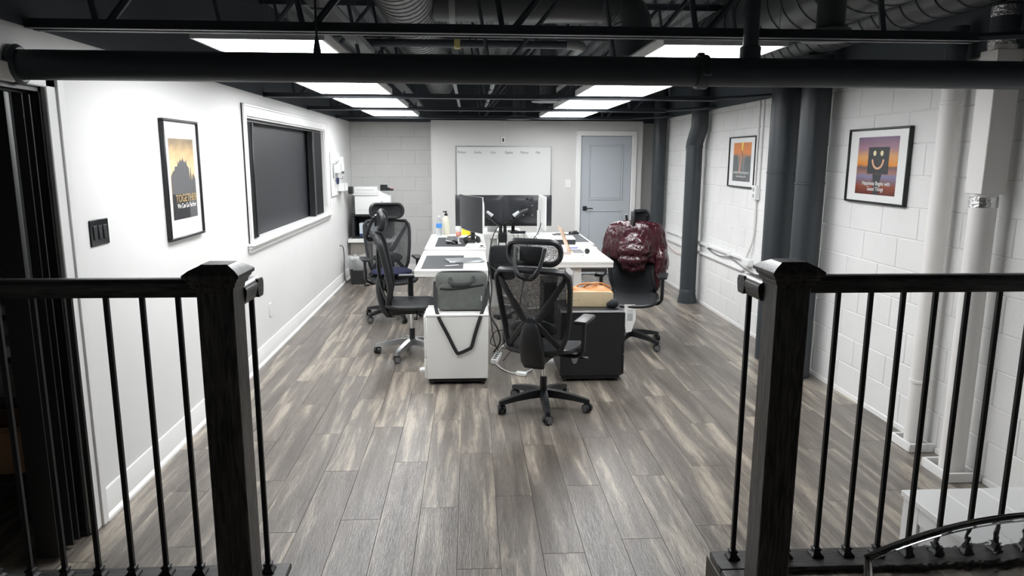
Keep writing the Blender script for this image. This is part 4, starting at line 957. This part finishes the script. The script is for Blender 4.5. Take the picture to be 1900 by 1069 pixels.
# cables in the gap between the desks
def cable(label,pts,r,m): return tag(mk('cable', MB().tube(sm(pts,7),r,6), m), label,'cable')
cable('black cable drooping from the twin monitor arm to the floor',[(0.33,8.19,0.98),(0.24,7.7,0.90),(0.18,7.1,0.72),(0.17,6.6,0.45),(0.20,6.25,0.12),(0.27,6.15,0.008)],0.006,'cable')
cable('black cable looping below the silver laptop desk edge',[(0.15,6.5,0.79),(0.18,6.2,0.62),(0.16,6.0,0.42),(0.22,5.95,0.30),(0.25,6.05,0.16),(0.20,6.2,0.02)],0.007,'cable')
cable('thin black cable coiled by the power strip under the desks',[(0.25,6.3,0.02),(0.32,6.1,0.22),(0.21,6.0,0.26),(0.17,6.12,0.12),(0.30,6.2,0.05),(0.36,6.05,0.10),(0.27,5.95,0.007)],0.004,'cable')
cable('black cable hanging from the slim white monitor',[(0.743,7.55,1.05),(0.70,7.40,0.97),(0.63,7.28,0.905),(0.575,7.22,0.88),(0.55,7.18,0.60),(0.45,7.0,0.1),(0.34,6.6,0.007)],0.005,'cable')
cable('white cable lying on the floor between drawer unit and chair',[(0.21,5.85,0.008),(0.25,5.72,0.007),(0.33,5.60,0.007),(0.45,5.62,0.007),(0.52,5.75,0.007)],0.006,'wcable')
cable('white cable rising out of the power strip',[(0.23,6.02,0.05),(0.25,5.98,0.12),(0.33,6.05,0.13),(0.40,6.2,0.05),(0.36,6.4,0.007)],0.005,'wcable')
pst=thing('power_strip','white power strip on the floor under the desks','power strip',(0.215,6.0,0),R(78))
mk('case', MB().cbox(-0.13,0.13,-0.028,0.028,0,0.042,0.005), 'whitep', pst)
for i in range(4): mk('socket', MB().cbox(-0.10+i*0.06,-0.065+i*0.06,-0.015,0.015,0.042,0.0435,0.0005), 'blk', pst)
pw_=thing('power_adapter','black power adapter box held up in the cable tangle','adapter',(0.27,6.02,0.39),R(20))
mk('case', MB().cbox(-0.07,0.07,-0.05,0.05,-0.02,0.02,0.006), 'blk', pw_); mk('lead', MB().tube(sm([(0.06,0,0),(0.10,0.05,0.10),(0.06,0.25,0.33),(0.0,0.427,0.408)],5),0.004,6), 'cable', pw_)
flat('white_adapter','white plug adapter on the floor by the chair base','adapter',(0.40,5.55,0),0.09,0.05,0.03,R(-25),'whitep',0.005)

# ------------------------------------------------------------------ bags
sb=thing('shoulder_bag','grey canvas shoulder bag with black strap on the white drawer unit','bag',(-0.075,5.50,0.56),0)
def bagf(u,v):
    return u
fr=[(x,z+0.155) for x,z in rrect(0.40,0.31,0.05,5)]
def bagbody(w,h,d0,d1,r,z0,bulge):
    mb=MB(); vs=[];fs=[]; out=rrect(w,h,r,5); n=len(out); K=8
    for k in range(K+1):
        tt=k/K; y=d0+(d1-d0)*tt; s=1-0.055*abs(2*tt-1)**4
        for x,z in out: vs.append((x*s, y, z0+h/2+z*s))
    for k in range(K): fs+=[(k*n+i,k*n+(i+1)%n,(k+1)*n+(i+1)%n,(k+1)*n+i) for i in range(n)]
    a=len(vs); vs.append((0,d0-bulge,z0+h*0.45)); vs.append((0,d1+bulge*0.3,z0+h*0.45))
    fs+=[(a,(i+1)%n,i) for i in range(n)]+[(a+1,K*n+i,K*n+(i+1)%n) for i in range(n)]
    return mb.add(vs,fs)
mk('body', bagbody(0.405,0.305,-0.05,0.05,0.055,0.004,0.012), 'bagg', sb, angle=60)
mk('front_pocket', bagbody(0.36,0.20,-0.068,-0.052,0.04,0.012,0.006), 'bagg', sb, angle=60)
mk('pocket_zip', MB().tube(sm([(-0.165,-0.070,0.185),(-0.10,-0.074,0.180),(0.02,-0.074,0.190),(0.17,-0.068,0.212)],5),0.007,6), 'strap', sb)
mk('top_zip', MB().tube(sm([(-0.19,-0.03,0.27),(-0.15,-0.035,0.302),(0,-0.035,0.308),(0.15,-0.035,0.302),(0.19,-0.03,0.27)],5),0.008,6), 'strap', sb)
mk('grab_handle', MB().tube(sm([(-0.085,-0.055,0.265),(-0.09,-0.078,0.235),(-0.05,-0.088,0.218),(0.04,-0.088,0.222),(0.085,-0.082,0.240),(0.09,-0.055,0.275)],6),0.012,8,flat=(1.2,.6)), mat('dark_grey_canvas',(0.05,0.053,0.05),0.8), sb)
mk('side_tag', MB().box(0.150,0.156,-0.0745,-0.0725,0.085,0.125), 'paper', sb)
for s_ in (-1,1): mk('strap_ring', MB().cbox(s_*0.205-0.012,s_*0.205+0.012,-0.02,0.02,0.19,0.23,0.004), 'blk', sb)
st_pts=[(-0.205,-0.03,0.21),(-0.205,-0.085,0.12),(-0.195,-0.13,0.04),(-0.17,-0.178,-0.03),(-0.11,-0.184,-0.15),(-0.045,-0.186,-0.285),(-0.02,-0.19,-0.30),(0.05,-0.19,-0.27),(0.075,-0.186,-0.25),(0.10,-0.184,-0.16),(0.14,-0.178,-0.03),(0.175,-0.13,0.06),(0.20,-0.085,0.13),(0.205,-0.03,0.21)]
mk('shoulder_strap', MB().tube(sm(st_pts,5),0.0135,8,flat=(0.16,1.0),nrm=(0,1,0)), 'strap', sb)
hb2=thing('handbag','cream handbag with a tan leather top on the black drawer unit','handbag',(0.945,5.56,0.575),R(-4))
mk('body', bagbody(0.37,0.125,-0.07,0.09,0.03,0.0,0.008), 'cream', hb2, angle=60)
mk('leather_top', MB().grid(lambda u,v:((u*2-1)*0.175,-0.06+0.15*v,0.118+0.045*math.sin(PI*v)**0.7*(0.75+0.3*math.sin(9*u+3*v))*max(0.0,1-abs(u*2-1)**6)),24,10,(0,0,-0.012)), 'tan', hb2)
for x,s_ in ((-0.02,0),(0.05,0.02)): mk('handle', MB().tube(sm([(x-0.10,0.01+s_,0.14),(x-0.05,0.0+s_,0.172),(x+0.04,0.0+s_,0.176),(x+0.12,0.012+s_,0.142)],6),0.007,8), 'tan', hb2)
for x in (-0.13,-0.09): mk('stud', MB().ell((x,-0.079,0.06),(0.006,0.004,0.006),n=6), 'alu', hb2)
pc2=tag(mk('fur_charm', MB().ell((1.115,5.44,0.613),(0.040,0.034,0.036)).ell((1.088,5.46,0.602),(0.026,0.026,0.024)), 'fabric'),'small black knitted bundle lying beside the handbag','cloth')

# ================================================================== ON THE WALLS
# whiteboard
wbd=thing('whiteboard','aluminium framed whiteboard with a row of handwritten headings','whiteboard',(0.485,YF,1.0))
mk('surface', MB().box(-0.685,0.685,-0.012,-0.002,0.01,0.89), 'wb', wbd)
for a,b,c,d in ((-0.70,0.70,0.885,0.90),(-0.70,0.70,0,0.015),(-0.70,-0.685,0.015,0.885),(0.685,0.70,0.015,0.885)): mk('frame_bar', MB().cbox(a,b,-0.022,0.0,c,d,0.003), 'alu', wbd)
mk('pen_tray', MB().cbox(-0.25,0.25,-0.07,-0.02,-0.01,0.004,0.003), 'alu', wbd)
for i,(wd,px_) in enumerate((('Mohsen',857),('Sandra',886),('Cory',914),('Eugene',943),('Monica',971),('Mila',996))):
    x=(px_-934)*10.55/1325*1.0
    text('handwriting',wd,0.050,(x,-0.0125,0.792),(R(90),0,0),'ink',wbd,shear=0.25,sx=0.8)
sn=thing('wall_sensor','small white sensor with a black centre above the whiteboard','sensor',(0.475,YF,1.985))
mk('case', MB().cbox(-0.028,0.028,-0.025,0,-0.045,0.045,0.008), 'whitep', sn); mk('lens', MB().cbox(-0.012,0.012,-0.029,-0.024,-0.026,0.024,0.002), 'blk', sn)
tag(mk('sensor_cord', MB().cyl((0.50,YF-0.006,2.03),(0.50,YF-0.006,2.25),0.004,n=6), 'whitep'),'thin pale cord running up from the wall sensor','cord')
def switch(name,label,cat,loc,rz,w,h,m,n,kind):
    """plate against the wall; local -y looks into the room"""
    t=thing(name,label,cat,loc,rz)
    mk('plate', MB().cbox(-w/2,w/2,-0.007,0,-h/2,h/2,0.003), m, t)
    for i in range(n):
        x=(i-(n-1)/2)*0.046
        if kind=='rocker': mk('rocker', MB().cbox(x-0.0165,x+0.0165,-0.011,-0.006,-0.034,0.034,0.003), m if m!='blkgloss' else 'blk', t)
        else:
            for z in (-0.02,0.02): mk('socket', MB().cbox(x-0.015,x+0.015,-0.0085,-0.006,z-0.014,z+0.014,0.004), m, t)
    return t
switch('light_switch','black triple rocker switch beside the doorway','light switch',(XL,3.53,1.378),R(90),0.172,0.125,'blkgloss',3,'rocker')
switch('light_switch','white single rocker switch between whiteboard and door','light switch',(1.43,YF,1.36),0,0.085,0.12,'whitep',1,'rocker')
p=at(543,527,0.35); switch('wall_outlet','white outlet low on the wall below the window','outlet',(XL,6.32,0.40),R(90),0.075,0.118,'whitep',1,'socket')
switch('wall_outlet','white outlet by the bin with cords plugged in','outlet',(XL,9.72,0.53),R(90),0.10,0.16,'whitep',1,'socket')
tag(mk('cord', MB().tube(sm([(XL+0.01,9.72,0.55),(XL+0.05,9.73,0.54),(XL+0.06,9.76,0.40),(XL+0.045,9.80,0.12),(XL+0.05,9.95,0.02),(XL+0.06,10.2,0.008)],6),0.006,6), 'cable'),'black power cord hanging from the outlet by the bin','cord')
# ---- framed posters
def ramp(name,stops,axis='z',rough=0.25,noise=0.0,scale=(3,3,3)):
    """flat print: vertical colour bands in object space (0 bottom .. 1 top)"""
    m=bpy.data.materials.new(name); m.use_nodes=True; nt=m.node_tree; b=nt.nodes['Principled BSDF']; N=nt.nodes.new; L=nt.links.new
    tc=N('ShaderNodeTexCoord'); sp=N('ShaderNodeSeparateXYZ'); L(tc.outputs['Generated'],sp.inputs[0])
    src=sp.outputs['Z']
    if noise:
        mp=N('ShaderNodeMapping'); mp.inputs['Scale'].default_value=scale; n=N('ShaderNodeTexNoise'); n.inputs['Scale'].default_value=1; n.inputs['Detail'].default_value=4
        L(tc.outputs['Generated'],mp.inputs[0]); L(mp.outputs[0],n.inputs['Vector'])
        k=N('ShaderNodeMath'); k.operation='MULTIPLY_ADD'; k.inputs[1].default_value=noise; k.inputs[2].default_value=-noise/2
        ad=N('ShaderNodeMath'); L(n.outputs['Fac'],k.inputs[0]); L(k.outputs[0],ad.inputs[0]); L(src,ad.inputs[1]); src=ad.outputs[0]
    r=N('ShaderNodeValToRGB'); e=r.color_ramp.elements
    e[0].position=stops[0][0]; e[0].color=(*stops[0][1],1); e[1].position=stops[-1][0]; e[1].color=(*stops[-1][1],1)
    for p,c in stops[1:-1]:
        x=e.new(p); x.color=(*c,1)
    L(src,r.inputs['Fac']); L(r.outputs['Color'],b.inputs['Base Color']); b.inputs['Roughness'].default_value=rough
    MATS[name]=m; return m
def poster(label,loc,rz,w,h,mx,mz0,mz1,art):
    """frame w x h, printed area inset mx at the sides, mz0 below, mz1 above; local -y looks into the room"""
    t=thing('framed_poster',label,'picture',loc,rz)
    for a,b,c,d in ((-w/2,w/2,h/2-0.014,h/2),(-w/2,w/2,-h/2,-h/2+0.014),(-w/2,-w/2+0.014,-h/2+0.014,h/2-0.014),(w/2-0.014,w/2,-h/2+0.014,h/2-0.014)):
        mk('frame_bar', MB().cbox(a,b,-0.030,-0.002,c,d,0.003), 'frame', t)
    mk('mount_board', MB().box(-w/2+0.012,w/2-0.012,-0.016,-0.006,-h/2+0.012,h/2-0.012), mat('white_mount_board',(0.82,0.82,0.82),0.3), t)
    pr=mk('print', MB().box(-w/2+mx,w/2-mx,-0.0175,-0.016,-h/2+mz0,h/2-mz1), art, t)
    return t,pr
wht=mat('white_print',(0.85,0.85,0.83),0.5); dk=mat('dark_print',(0.03,0.032,0.035),0.5); gd=mat('gold_print',(0.55,0.38,0.16),0.5)
F=-0.0180
SC=[1,1]
def cut(t,poly,m,name='print_shape',y0=F,d=0.0006):
    poly=[(a*SC[0],b*SC[1]) for a,b in poly]
    return mk(name, MB().prism(poly,y0-d,y0,'xz'), m, t, smooth=False)
# left wall: rock group at sunset
t,pr=poster('black framed portrait poster of dark rocks under a golden sky with gold lettering',(XL,4.565,1.598),R(90),0.535,0.715,0.080,0.120,0.113,
  ramp('golden_sky_print',[(0.0,(0.10,0.09,0.09)),(0.45,(0.75,0.48,0.22)),(0.62,(0.80,0.62,0.38)),(0.80,(0.66,0.47,0.25)),(1.0,(0.30,0.23,0.15))],noise=0.25,scale=(3,3,9)))
SC[:]=[1.09,1.12]
sil=[(-0.17,-0.211),(-0.17,0.02),(-0.14,0.045),(-0.12,0.05),(-0.11,0.07),(-0.075,0.072),(-0.065,0.10),(-0.055,0.085),(-0.03,0.11),(-0.02,0.095),(0.005,0.115),(0.012,0.10),(0.035,0.09),(0.05,0.105),(0.06,0.075),(0.085,0.06),(0.09,-0.02),(0.11,0.07),(0.118,-0.015),(0.14,0.03),(0.17,0.0),(0.17,-0.211)]
cut(t,sil,mat('slate_print',(0.115,0.115,0.12),0.3))
cut(t,[(-0.17,-0.211),(-0.17,-0.075),(0.0,-0.08),(0.05,-0.10),(0.06,-0.211)],mat('black_print',(0.02,0.022,0.026),0.3),y0=F-0.0007)
text('lettering','TOGETHER',0.066,(0.02,F-0.0016,-0.135),(R(90),0,0),gd,t,sx=0.98)
text('lettering','We Can Go Farther',0.042,(0.02,F-0.0016,-0.172),(R(90),0,0),wht,t,sx=0.85)
# right wall, near: smiling cut-out at the beach
t,pr=poster('black framed landscape poster of a smiling square cut-out at a sunset beach',(XR,4.80,1.690),R(-90),0.735,0.512,0.1235,0.062,0.060,
  ramp('beach_sunset_print',[(0.0,(0.10,0.02,0.015)),(0.14,(0.26,0.06,0.03)),(0.24,(0.20,0.13,0.16)),(0.31,(0.22,0.20,0.34)),(0.38,(0.33,0.17,0.13)),(0.47,(0.16,0.10,0.10)),(0.52,(0.75,0.27,0.04)),(0.66,(0.72,0.36,0.14)),(0.80,(0.36,0.20,0.25)),(1.0,(0.18,0.11,0.20))],noise=0.10,scale=(4,4,14)))
SC[:]=[1,1]
cut(t,[(-0.105,-0.053),(0.145,-0.053),(0.145,0.127),(-0.105,0.127)],dk)
for x in (-0.026,0.060): cut(t,[(x+0.018*math.cos(2*PI*i/16),0.086+0.018*math.sin(2*PI*i/16)) for i in range(16)],mat('pale_sun_print',(0.85,0.72,0.45),0.5),y0=F-0.0007)
arc=[(0.018+0.075*math.cos(R(a)),0.045+0.068*math.sin(R(a))) for a in range(180,361,10)]+[(0.018+0.056*math.cos(R(a)),0.045+0.054*math.sin(R(a))) for a in range(360,179,-10)]
cut(t,arc,mat('peach_print',(0.75,0.42,0.26),0.5),y0=F-0.0007)
cut(t,[(-0.015,-0.194),(0.055,-0.194),(0.050,-0.13),(0.075,-0.055),(-0.035,-0.055),(-0.015,-0.13)],dk)
text('lettering','Happiness Begins with',0.040,(0.017,F-0.0016,-0.130),(R(90),0,0),wht,t,sx=0.95)
text('lettering','Good Things',0.040,(0.015,F-0.0016,-0.168),(R(90),0,0),wht,t,sx=0.95)
# right wall, far: figure before the sun
t,pr=poster('black framed poster of a tiny figure against an orange sunset over grey hills',(XR,7.265,1.700),R(-90),0.72,0.515,0.122,0.063,0.062,
  ramp('orange_dusk_print',[(0.0,(0.10,0.105,0.11)),(0.45,(0.17,0.18,0.18)),(0.62,(0.24,0.17,0.13)),(0.74,(0.70,0.22,0.05)),(1.0,(0.62,0.20,0.04))],noise=0.08,scale=(3,3,6)))
SC[:]=[1.285,1.04]
cut(t,[(-0.012,0.19),(0.022,0.19),(0.012,0.10),(-0.004,0.10)],mat('sun_yellow_print',(0.90,0.70,0.12),0.4))
cut(t,[(-0.185,-0.185),(-0.185,0.065),(-0.10,0.07),(-0.06,-0.185)],mat('hill_grey_print',(0.13,0.14,0.14),0.4))
cut(t,[(0.185,-0.185),(0.185,0.05),(0.07,0.055),(0.05,-0.06),(0.09,-0.185)],mat('hill_grey_print'))
cut(t,[(-0.05,-0.10),(-0.015,0.10),(0.0,0.10),(-0.025,-0.10)],mat('salmon_glow_print',(0.72,0.33,0.22),0.4))
cut(t,[(-0.012,0.06),(-0.004,0.09),(-0.008,0.105),(0.002,0.115),(0.008,0.10),(0.004,0.085),(0.012,0.06),(0.002,0.078)],dk,y0=F-0.0007)
text('lettering','CHANGE YOUR THOUGHTS',0.033,(0.0,F-0.0016,-0.118),(R(90),0,0),wht,t)
text('lettering','and you change your world',0.024,(0.0,F-0.0016,-0.152),(R(90),0,0),wht,t)
# ---- pegboard and bits on the left wall near the corner
pb=thing('pegboard','white pegboard with white bins and hooks on the wall past the window','pegboard',(XL,9.66,1.235),R(90))
mk('board', MB().cbox(-0.34,0.34,-0.022,-0.006,0,0.56,0.004), 'whitep', pb)
for x,z,w_,h_,d_ in ((-0.05,0.29,0.22,0.13,0.09),(0.12,0.05,0.24,0.10,0.10)):
    mk('bin', MB().box(x-w_/2,x+w_/2,-0.022-d_,-0.018-d_,z,z+h_).box(x-w_/2,x+w_/2,-0.022-d_,-0.022,z,z+0.004).box(x-w_/2,x-w_/2+0.004,-0.022-d_,-0.022,z,z+h_).box(x+w_/2-0.004,x+w_/2,-0.022-d_,-0.022,z,z+h_), 'whitep', pb)
mk('phone_holder', MB().cbox(0.14,0.24,-0.08,-0.022,0.40,0.50,0.008), 'whitep', pb)
for x,z in ((-0.22,0.42),(-0.10,0.44),(0.22,0.30),(0.16,0.22)): mk('hook', MB().tube(sm([(x,-0.022,z),(x,-0.06,z-0.01),(x,-0.07,z+0.02)],4),0.004,6), 'grey', pb)
mk('hanging_card', MB().cbox(-0.27,-0.20,-0.036,-0.032,0.23,0.42,0.002), 'ltgrey', pb)
mk('dark_label', MB().cbox(-0.13,0.03,-0.1145,-0.112,0.285,0.315,0.001), 'blk', pb)
sc=thing('scissors','blue handled scissors hanging on the pegboard','scissors',(XL+0.05,9.56,1.36),R(90))
for s_ in (-1,1):
    mk('handle_loop', MB().tube([(s_*0.045+0.030*math.cos(R(a)),0,0.065+0.040*math.sin(R(a))) for a in range(0,360,24)],0.006,6,True), mat('dark_blue_plastic',(0.02,0.03,0.08),0.4), sc)
    mk('blade', MB().prism([(s_*0.028,0.03),(s_*0.012,0.03),(-s_*0.004,-0.09)],-0.003*s_,-0.003*s_+0.002,'xz'), 'alu', sc)
tag(mk('wire_hook', MB().cyl((XL,9.53,1.43),(XL+0.055,9.53,1.43),0.004,n=6), 'grey'),'small hook carrying the scissors','hook')
wc=thing('wall_camera','small black device on a stub bracket next to the pegboard','camera',(XL,10.25,1.275),R(90))
mk('bracket', MB().cyl((0,0,0),(0,-0.07,0),0.012,n=10), 'lotion', wc); mk('head', MB().cbox(-0.055,0.055,-0.135,-0.07,-0.05,0.05,0.012), 'blk2', wc)
# ---- printer corner
pst_=thing('printer_table','low white and oak table carrying the black shelf in the corner','table',(-1.42,10.58,0))
mk('table_top', MB().cbox(-0.345,0.34,-0.24,0.30,0.52,0.575,0.004), 'white', pst_)
mk('side_board', MB().cbox(-0.32,-0.02,-0.20,-0.18,0.0,0.52,0.003), 'oakt', pst_)
mk('door', MB().cbox(0.0,0.11,-0.21,-0.18,0.05,0.51,0.004), 'white', pst_)
mk('leg', MB().cbox(0.27,0.32,-0.22,-0.17,0,0.52,0.003), 'white', pst_); mk('leg', MB().cbox(0.27,0.32,0.22,0.27,0,0.52,0.003), 'white', pst_); mk('leg', MB().cbox(-0.32,-0.27,0.22,0.27,0,0.52,0.003), 'white', pst_)
shf=thing('printer_shelf','black open shelf box with papers inside, under the printer','shelf',(-1.42,10.58,0.575))
for a,b,c,d in ((-0.29,0.27,0.0,0.03),(-0.29,0.27,0.32,0.35),(-0.29,-0.25,0.03,0.32),(0.23,0.27,0.03,0.32)): mk('board', MB().cbox(a,b,-0.20,0.25,c,d,0.004), 'blk2', shf)
mk('back_board', MB().box(-0.25,0.23,0.22,0.24,0.03,0.32), 'blk', shf)
pk=thing('paper_ream','white paper packet with blue edge inside the black shelf','paper',(-1.47,10.52,0.605))
mk('stack', MB().cbox(-0.14,0.14,-0.10,0.10,0,0.19,0.004), mat('pale_blue_paper',(0.60,0.66,0.74),0.7), pk); mk('wrapper', MB().cbox(-0.142,0.142,-0.102,0.102,-0.0,0.04,0.003), mat('blue_wrapper',(0.03,0.06,0.16),0.5), pk)
prn=thing('printer','white laser printer on the black shelf in the corner','printer',(-1.42,10.56,0.925))
mk('body', MB().cbox(-0.235,0.275,-0.19,0.22,0.0,0.265,0.010), 'whitep', prn)
mk('scanner_lid', MB().cbox(-0.255,0.095,-0.205,0.22,0.268,0.395,0.012), 'whitep', prn)
mk('scanner_seam', MB().box(-0.256,0.096,-0.206,0.20,0.300,0.303), 'ltgrey', prn)
mk('control_panel', MB().prism([(0.095,0.268),(0.095,0.345),(0.17,0.30),(0.25,0.268)],-0.16,0.15,'xz'), 'whitep', prn)
mk('badge', MB().cbox(0.135,0.165,-0.193,-0.189,0.155,0.190,0.001), 'ltgrey', prn); mk('tray_seam', MB().box(-0.20,0.25,-0.1915,-0.189,0.060,0.064), 'ltgrey', prn)
mk('grip_line', MB().box(-0.20,0.05,-0.2065,-0.204,0.345,0.352), 'ltgrey', prn)
cl=thing('tape_dispenser','black stapler with a red tip lying on the printer','stapler',(-1.225,10.50,1.258),R(-10))
mk('body', MB().cbox(-0.075,0.02,-0.03,0.03,0.0,0.085,0.008), 'blk', cl); mk('head', MB().prism([(0.02,0.0),(0.11,0.0),(0.11,0.02),(0.02,0.05)],-0.02,0.02,'xz'), 'blk', cl); mk('tip', MB().cbox(0.07,0.115,-0.021,0.021,0.02,0.03,0.003), mat('red_plastic',(0.35,0.05,0.04),0.4), cl)
# ---- waste bin with liner
bn=thing('waste_bin','black waste bin with a clear liner puffed over its rim','bin',(-1.56,9.93,0),0)
def tub(w0,l0,w1,l1,h,tk):
    mb=MB(); vs=[]; fs=[]
    rings=[(w0,l0,0.0),(w1,l1,h),(w1-tk,l1-tk,h),(w0-tk,l0-tk,0.01)]
    for w_,l_,z in rings:
        o_=rrect(w_,l_,0.04,4); vs+=[(x,y,z) for x,y in o_]
    n=len(rrect(1,1,0.04,4))
    for k in range(3): fs+=[(k*n+i,k*n+(i+1)%n,(k+1)*n+(i+1)%n,(k+1)*n+i) for i in range(n)]
    fs+=[tuple(range(n))[::-1],tuple(range(3*n,4*n))]
    return mb.add(vs,fs)
mk('bucket', tub(0.20,0.20,0.25,0.25,0.33,0.008), 'blk2', bn)
vs=[];fs=[];n=40;prof_=[(0.126,0.20,0.0),(0.146,0.235,0.012),(0.152,0.29,0.016),(0.146,0.345,0.014),(0.130,0.385,0.016),(0.110,0.39,0.012),(0.105,0.34,0.0)]
for r,z,am in prof_:
    for i in range(n):
        a=2*PI*i/n; k=am*(math.sin(7*a)+0.6*math.sin(13*a+z*30)+0.4*math.sin(19*a)); sq=1/max(abs(math.cos(a)),abs(math.sin(a)))**0.35
        vs.append(((r*sq+k)*math.cos(a),(r*sq+k)*math.sin(a),z+0.5*k))
for k in range(len(prof_)-1): fs+=[(k*n+i,k*n+(i+1)%n,(k+1)*n+(i+1)%n,(k+1)*n+i) for i in range(n)]
mk('liner', MB().add(vs,fs), 'bagfilm', bn, angle=60)
# ---- cable trunking and conduits on the block wall
def wall_run(name,label,cat,pts,r,m,flat=None): return tag(mk(name, MB().tube(pts,r,8,flat=flat), m),label,cat)
tk_=thing('cable_trunking','white cable trunking running low along the block wall','trunking',(XR-0.022,6.1,0.72))
mk('upper_channel', MB().cbox(-0.015,0.02,0.95,3.85,0.0,0.03,0.004), 'trim', tk_); mk('lower_channel', MB().cbox(-0.015,0.02,0.95,3.85,-0.115,-0.095,0.004), 'trim', tk_)
for y in (1.3,2.0,3.1): mk('junction', MB().cbox(-0.022,0.02,y,y+0.07,-0.012,0.042,0.004), 'trim', tk_)
tag(mk('cable', MB().tube(sm([(XR-0.018,8.2,0.70),(XR-0.02,7.8,0.665),(XR-0.02,7.4,0.69),(XR-0.02,7.0,0.64),(XR-0.02,6.72,0.62)],6),0.006,6), 'grey'),'grey cable sagging below the trunking on the block wall','cable')
tag(mk('cable', MB().tube(sm([(XR-0.012,9.9,0.52),(XR-0.014,9.5,0.47),(XR-0.014,9.1,0.49),(XR-0.014,8.7,0.44)],6),0.004,6), mat('faded_red_cable',(0.55,0.28,0.25),0.5)),'thin reddish cable along the block wall beyond the bent pipe','cable')
for i,(y,lab) in enumerate(((6.90,'white conduit rising beside the sunset figure poster'),(6.80,'second white conduit next to the poster, nearer the wide charcoal pipe'))):
    wall_run('wall_conduit',lab,'conduit',[(XR-0.012,y,1.48),(XR-0.012,y,2.28)],0.010,'trim')
wall_run('wall_cable','white cable hanging from the junction box down to the trunking','cable',sm([(XR-0.014,6.84,1.40),(XR-0.014,6.83,1.1),(XR-0.016,6.85,0.95),(XR-0.03,6.88,0.85),(XR-0.03,6.95,0.76)],5),0.011,'wcable')
jb=thing('junction_box','white junction box on the block wall beside the sunset figure poster','outlet',(XR,6.84,1.41),R(-90))
mk('box', MB().cbox(-0.055,0.055,-0.045,0,-0.07,0.07,0.005), 'whitep', jb)
for z in (-0.03,0.03): mk('socket', MB().cbox(-0.018,0.018,-0.049,-0.044,z-0.018,z+0.018,0.004), 'ltgrey', jb)
jb2=thing('cable_box','small white cable box where the wall cable meets the trunking','box',(XR,6.93,0.715),R(-90))
mk('box', MB().cbox(-0.09,0.09,-0.05,0,-0.035,0.035,0.006), 'whitep', jb2); mk('lid', MB().cbox(-0.085,0.085,-0.054,-0.05,-0.03,0.03,0.002), 'whitep', jb2)
tm=thing('thermostat','small white thermostat on the block wall past the foil-taped pipe','thermostat',(XR,3.28,1.60),R(-90))
mk('case', MB().cbox(-0.04,0.04,-0.025,0,-0.045,0.045,0.006), 'whitep', tm); mk('display', MB().cbox(-0.022,0.022,-0.027,-0.024,0.0,0.025,0.001), 'ltgrey', tm)

# ================================================================== CLOSET CONTENTS
su=thing('storage_shelf','dark storage shelf seen through the doorway behind the accordion door','shelf',(-2.84,4.15,0))
for z in (0.20,0.62,0.86,1.10,1.36): mk('shelf_board', MB().cbox(-0.55,0.45,-0.24,0.24,z,z+0.025,0.003), 'blk2', su)
for x in (-0.55,0.42):
    for y in (-0.24,0.21): mk('upright', MB().cbox(x,x+0.03,y,y+0.03,0,1.62,0.003), 'blk2', su)
k=0; SHN=dict(zip((0.645,0.885,1.125,1.385),('second lowest','middle','second highest','top')))
for z,hs_ in ((0.645,(0.06,0.09)),(0.885,(0.05,0.07)),(1.125,(0.08,0.06)),(1.385,(0.09,0.05))):
    for i,x in enumerate((-0.34,-0.04,0.25)):
        h=hs_[i%2]+0.02*(i==1); k+=1
        o=flat('paper_stack','pile of pale papers on the '+SHN[z]+' board of the closet shelf','papers',(-2.84+x,4.10,z),0.235,0.32,h,R((k*37)%7-3),'paper' if k%2 else 'ltgrey'); o['group']='piles on the closet shelf'
cp_=tag(mk('cabinet_panel', MB().cbox(-2.37,-2.24,4.02,4.05,0.0,1.20,0.004), 'ltgrey'),'pale grey panel standing beside the closet shelf','panel')
cbx=thing('cardboard_box','open brown cardboard box with a green packet inside the closet','box',(-2.13,3.37,0.30),R(8))
mk('walls', MB().box(-0.24,0.24,-0.17,-0.164,0,0.20).box(-0.24,0.24,0.164,0.17,0,0.20).box(-0.24,-0.234,-0.164,0.164,0,0.20).box(0.234,0.24,-0.164,0.164,0,0.20).box(-0.234,0.234,-0.164,0.164,0,0.006), 'card', cbx)
mk('flap', MB().prism([(-0.17,0.20),(-0.25,0.25),(-0.252,0.246),(-0.172,0.196)],-0.23,0.23,'yz'), 'card', cbx)
gp=thing('green_packet','green packet standing inside the cardboard box','packet',(-2.03,3.37,0.307),R(25))
mk('pack', MB().cbox(-0.09,0.09,-0.05,0.05,0,0.23,0.006), 'green', gp); mk('label_patch', MB().cbox(0.02,0.07,-0.052,-0.05,0.04,0.09,0.001), 'paper', gp)
lt=thing('low_table','low black table holding the cardboard box in the closet','table',(-2.30,3.38,0))
mk('table_top', MB().cbox(-0.40,0.35,-0.26,0.26,0.28,0.30,0.003), 'blk', lt)
for a in (-0.38,0.31):
    for b in (-0.24,0.21): mk('leg', MB().cbox(a,a+0.03,b,b+0.03,0,0.28,0.002), 'blk', lt)
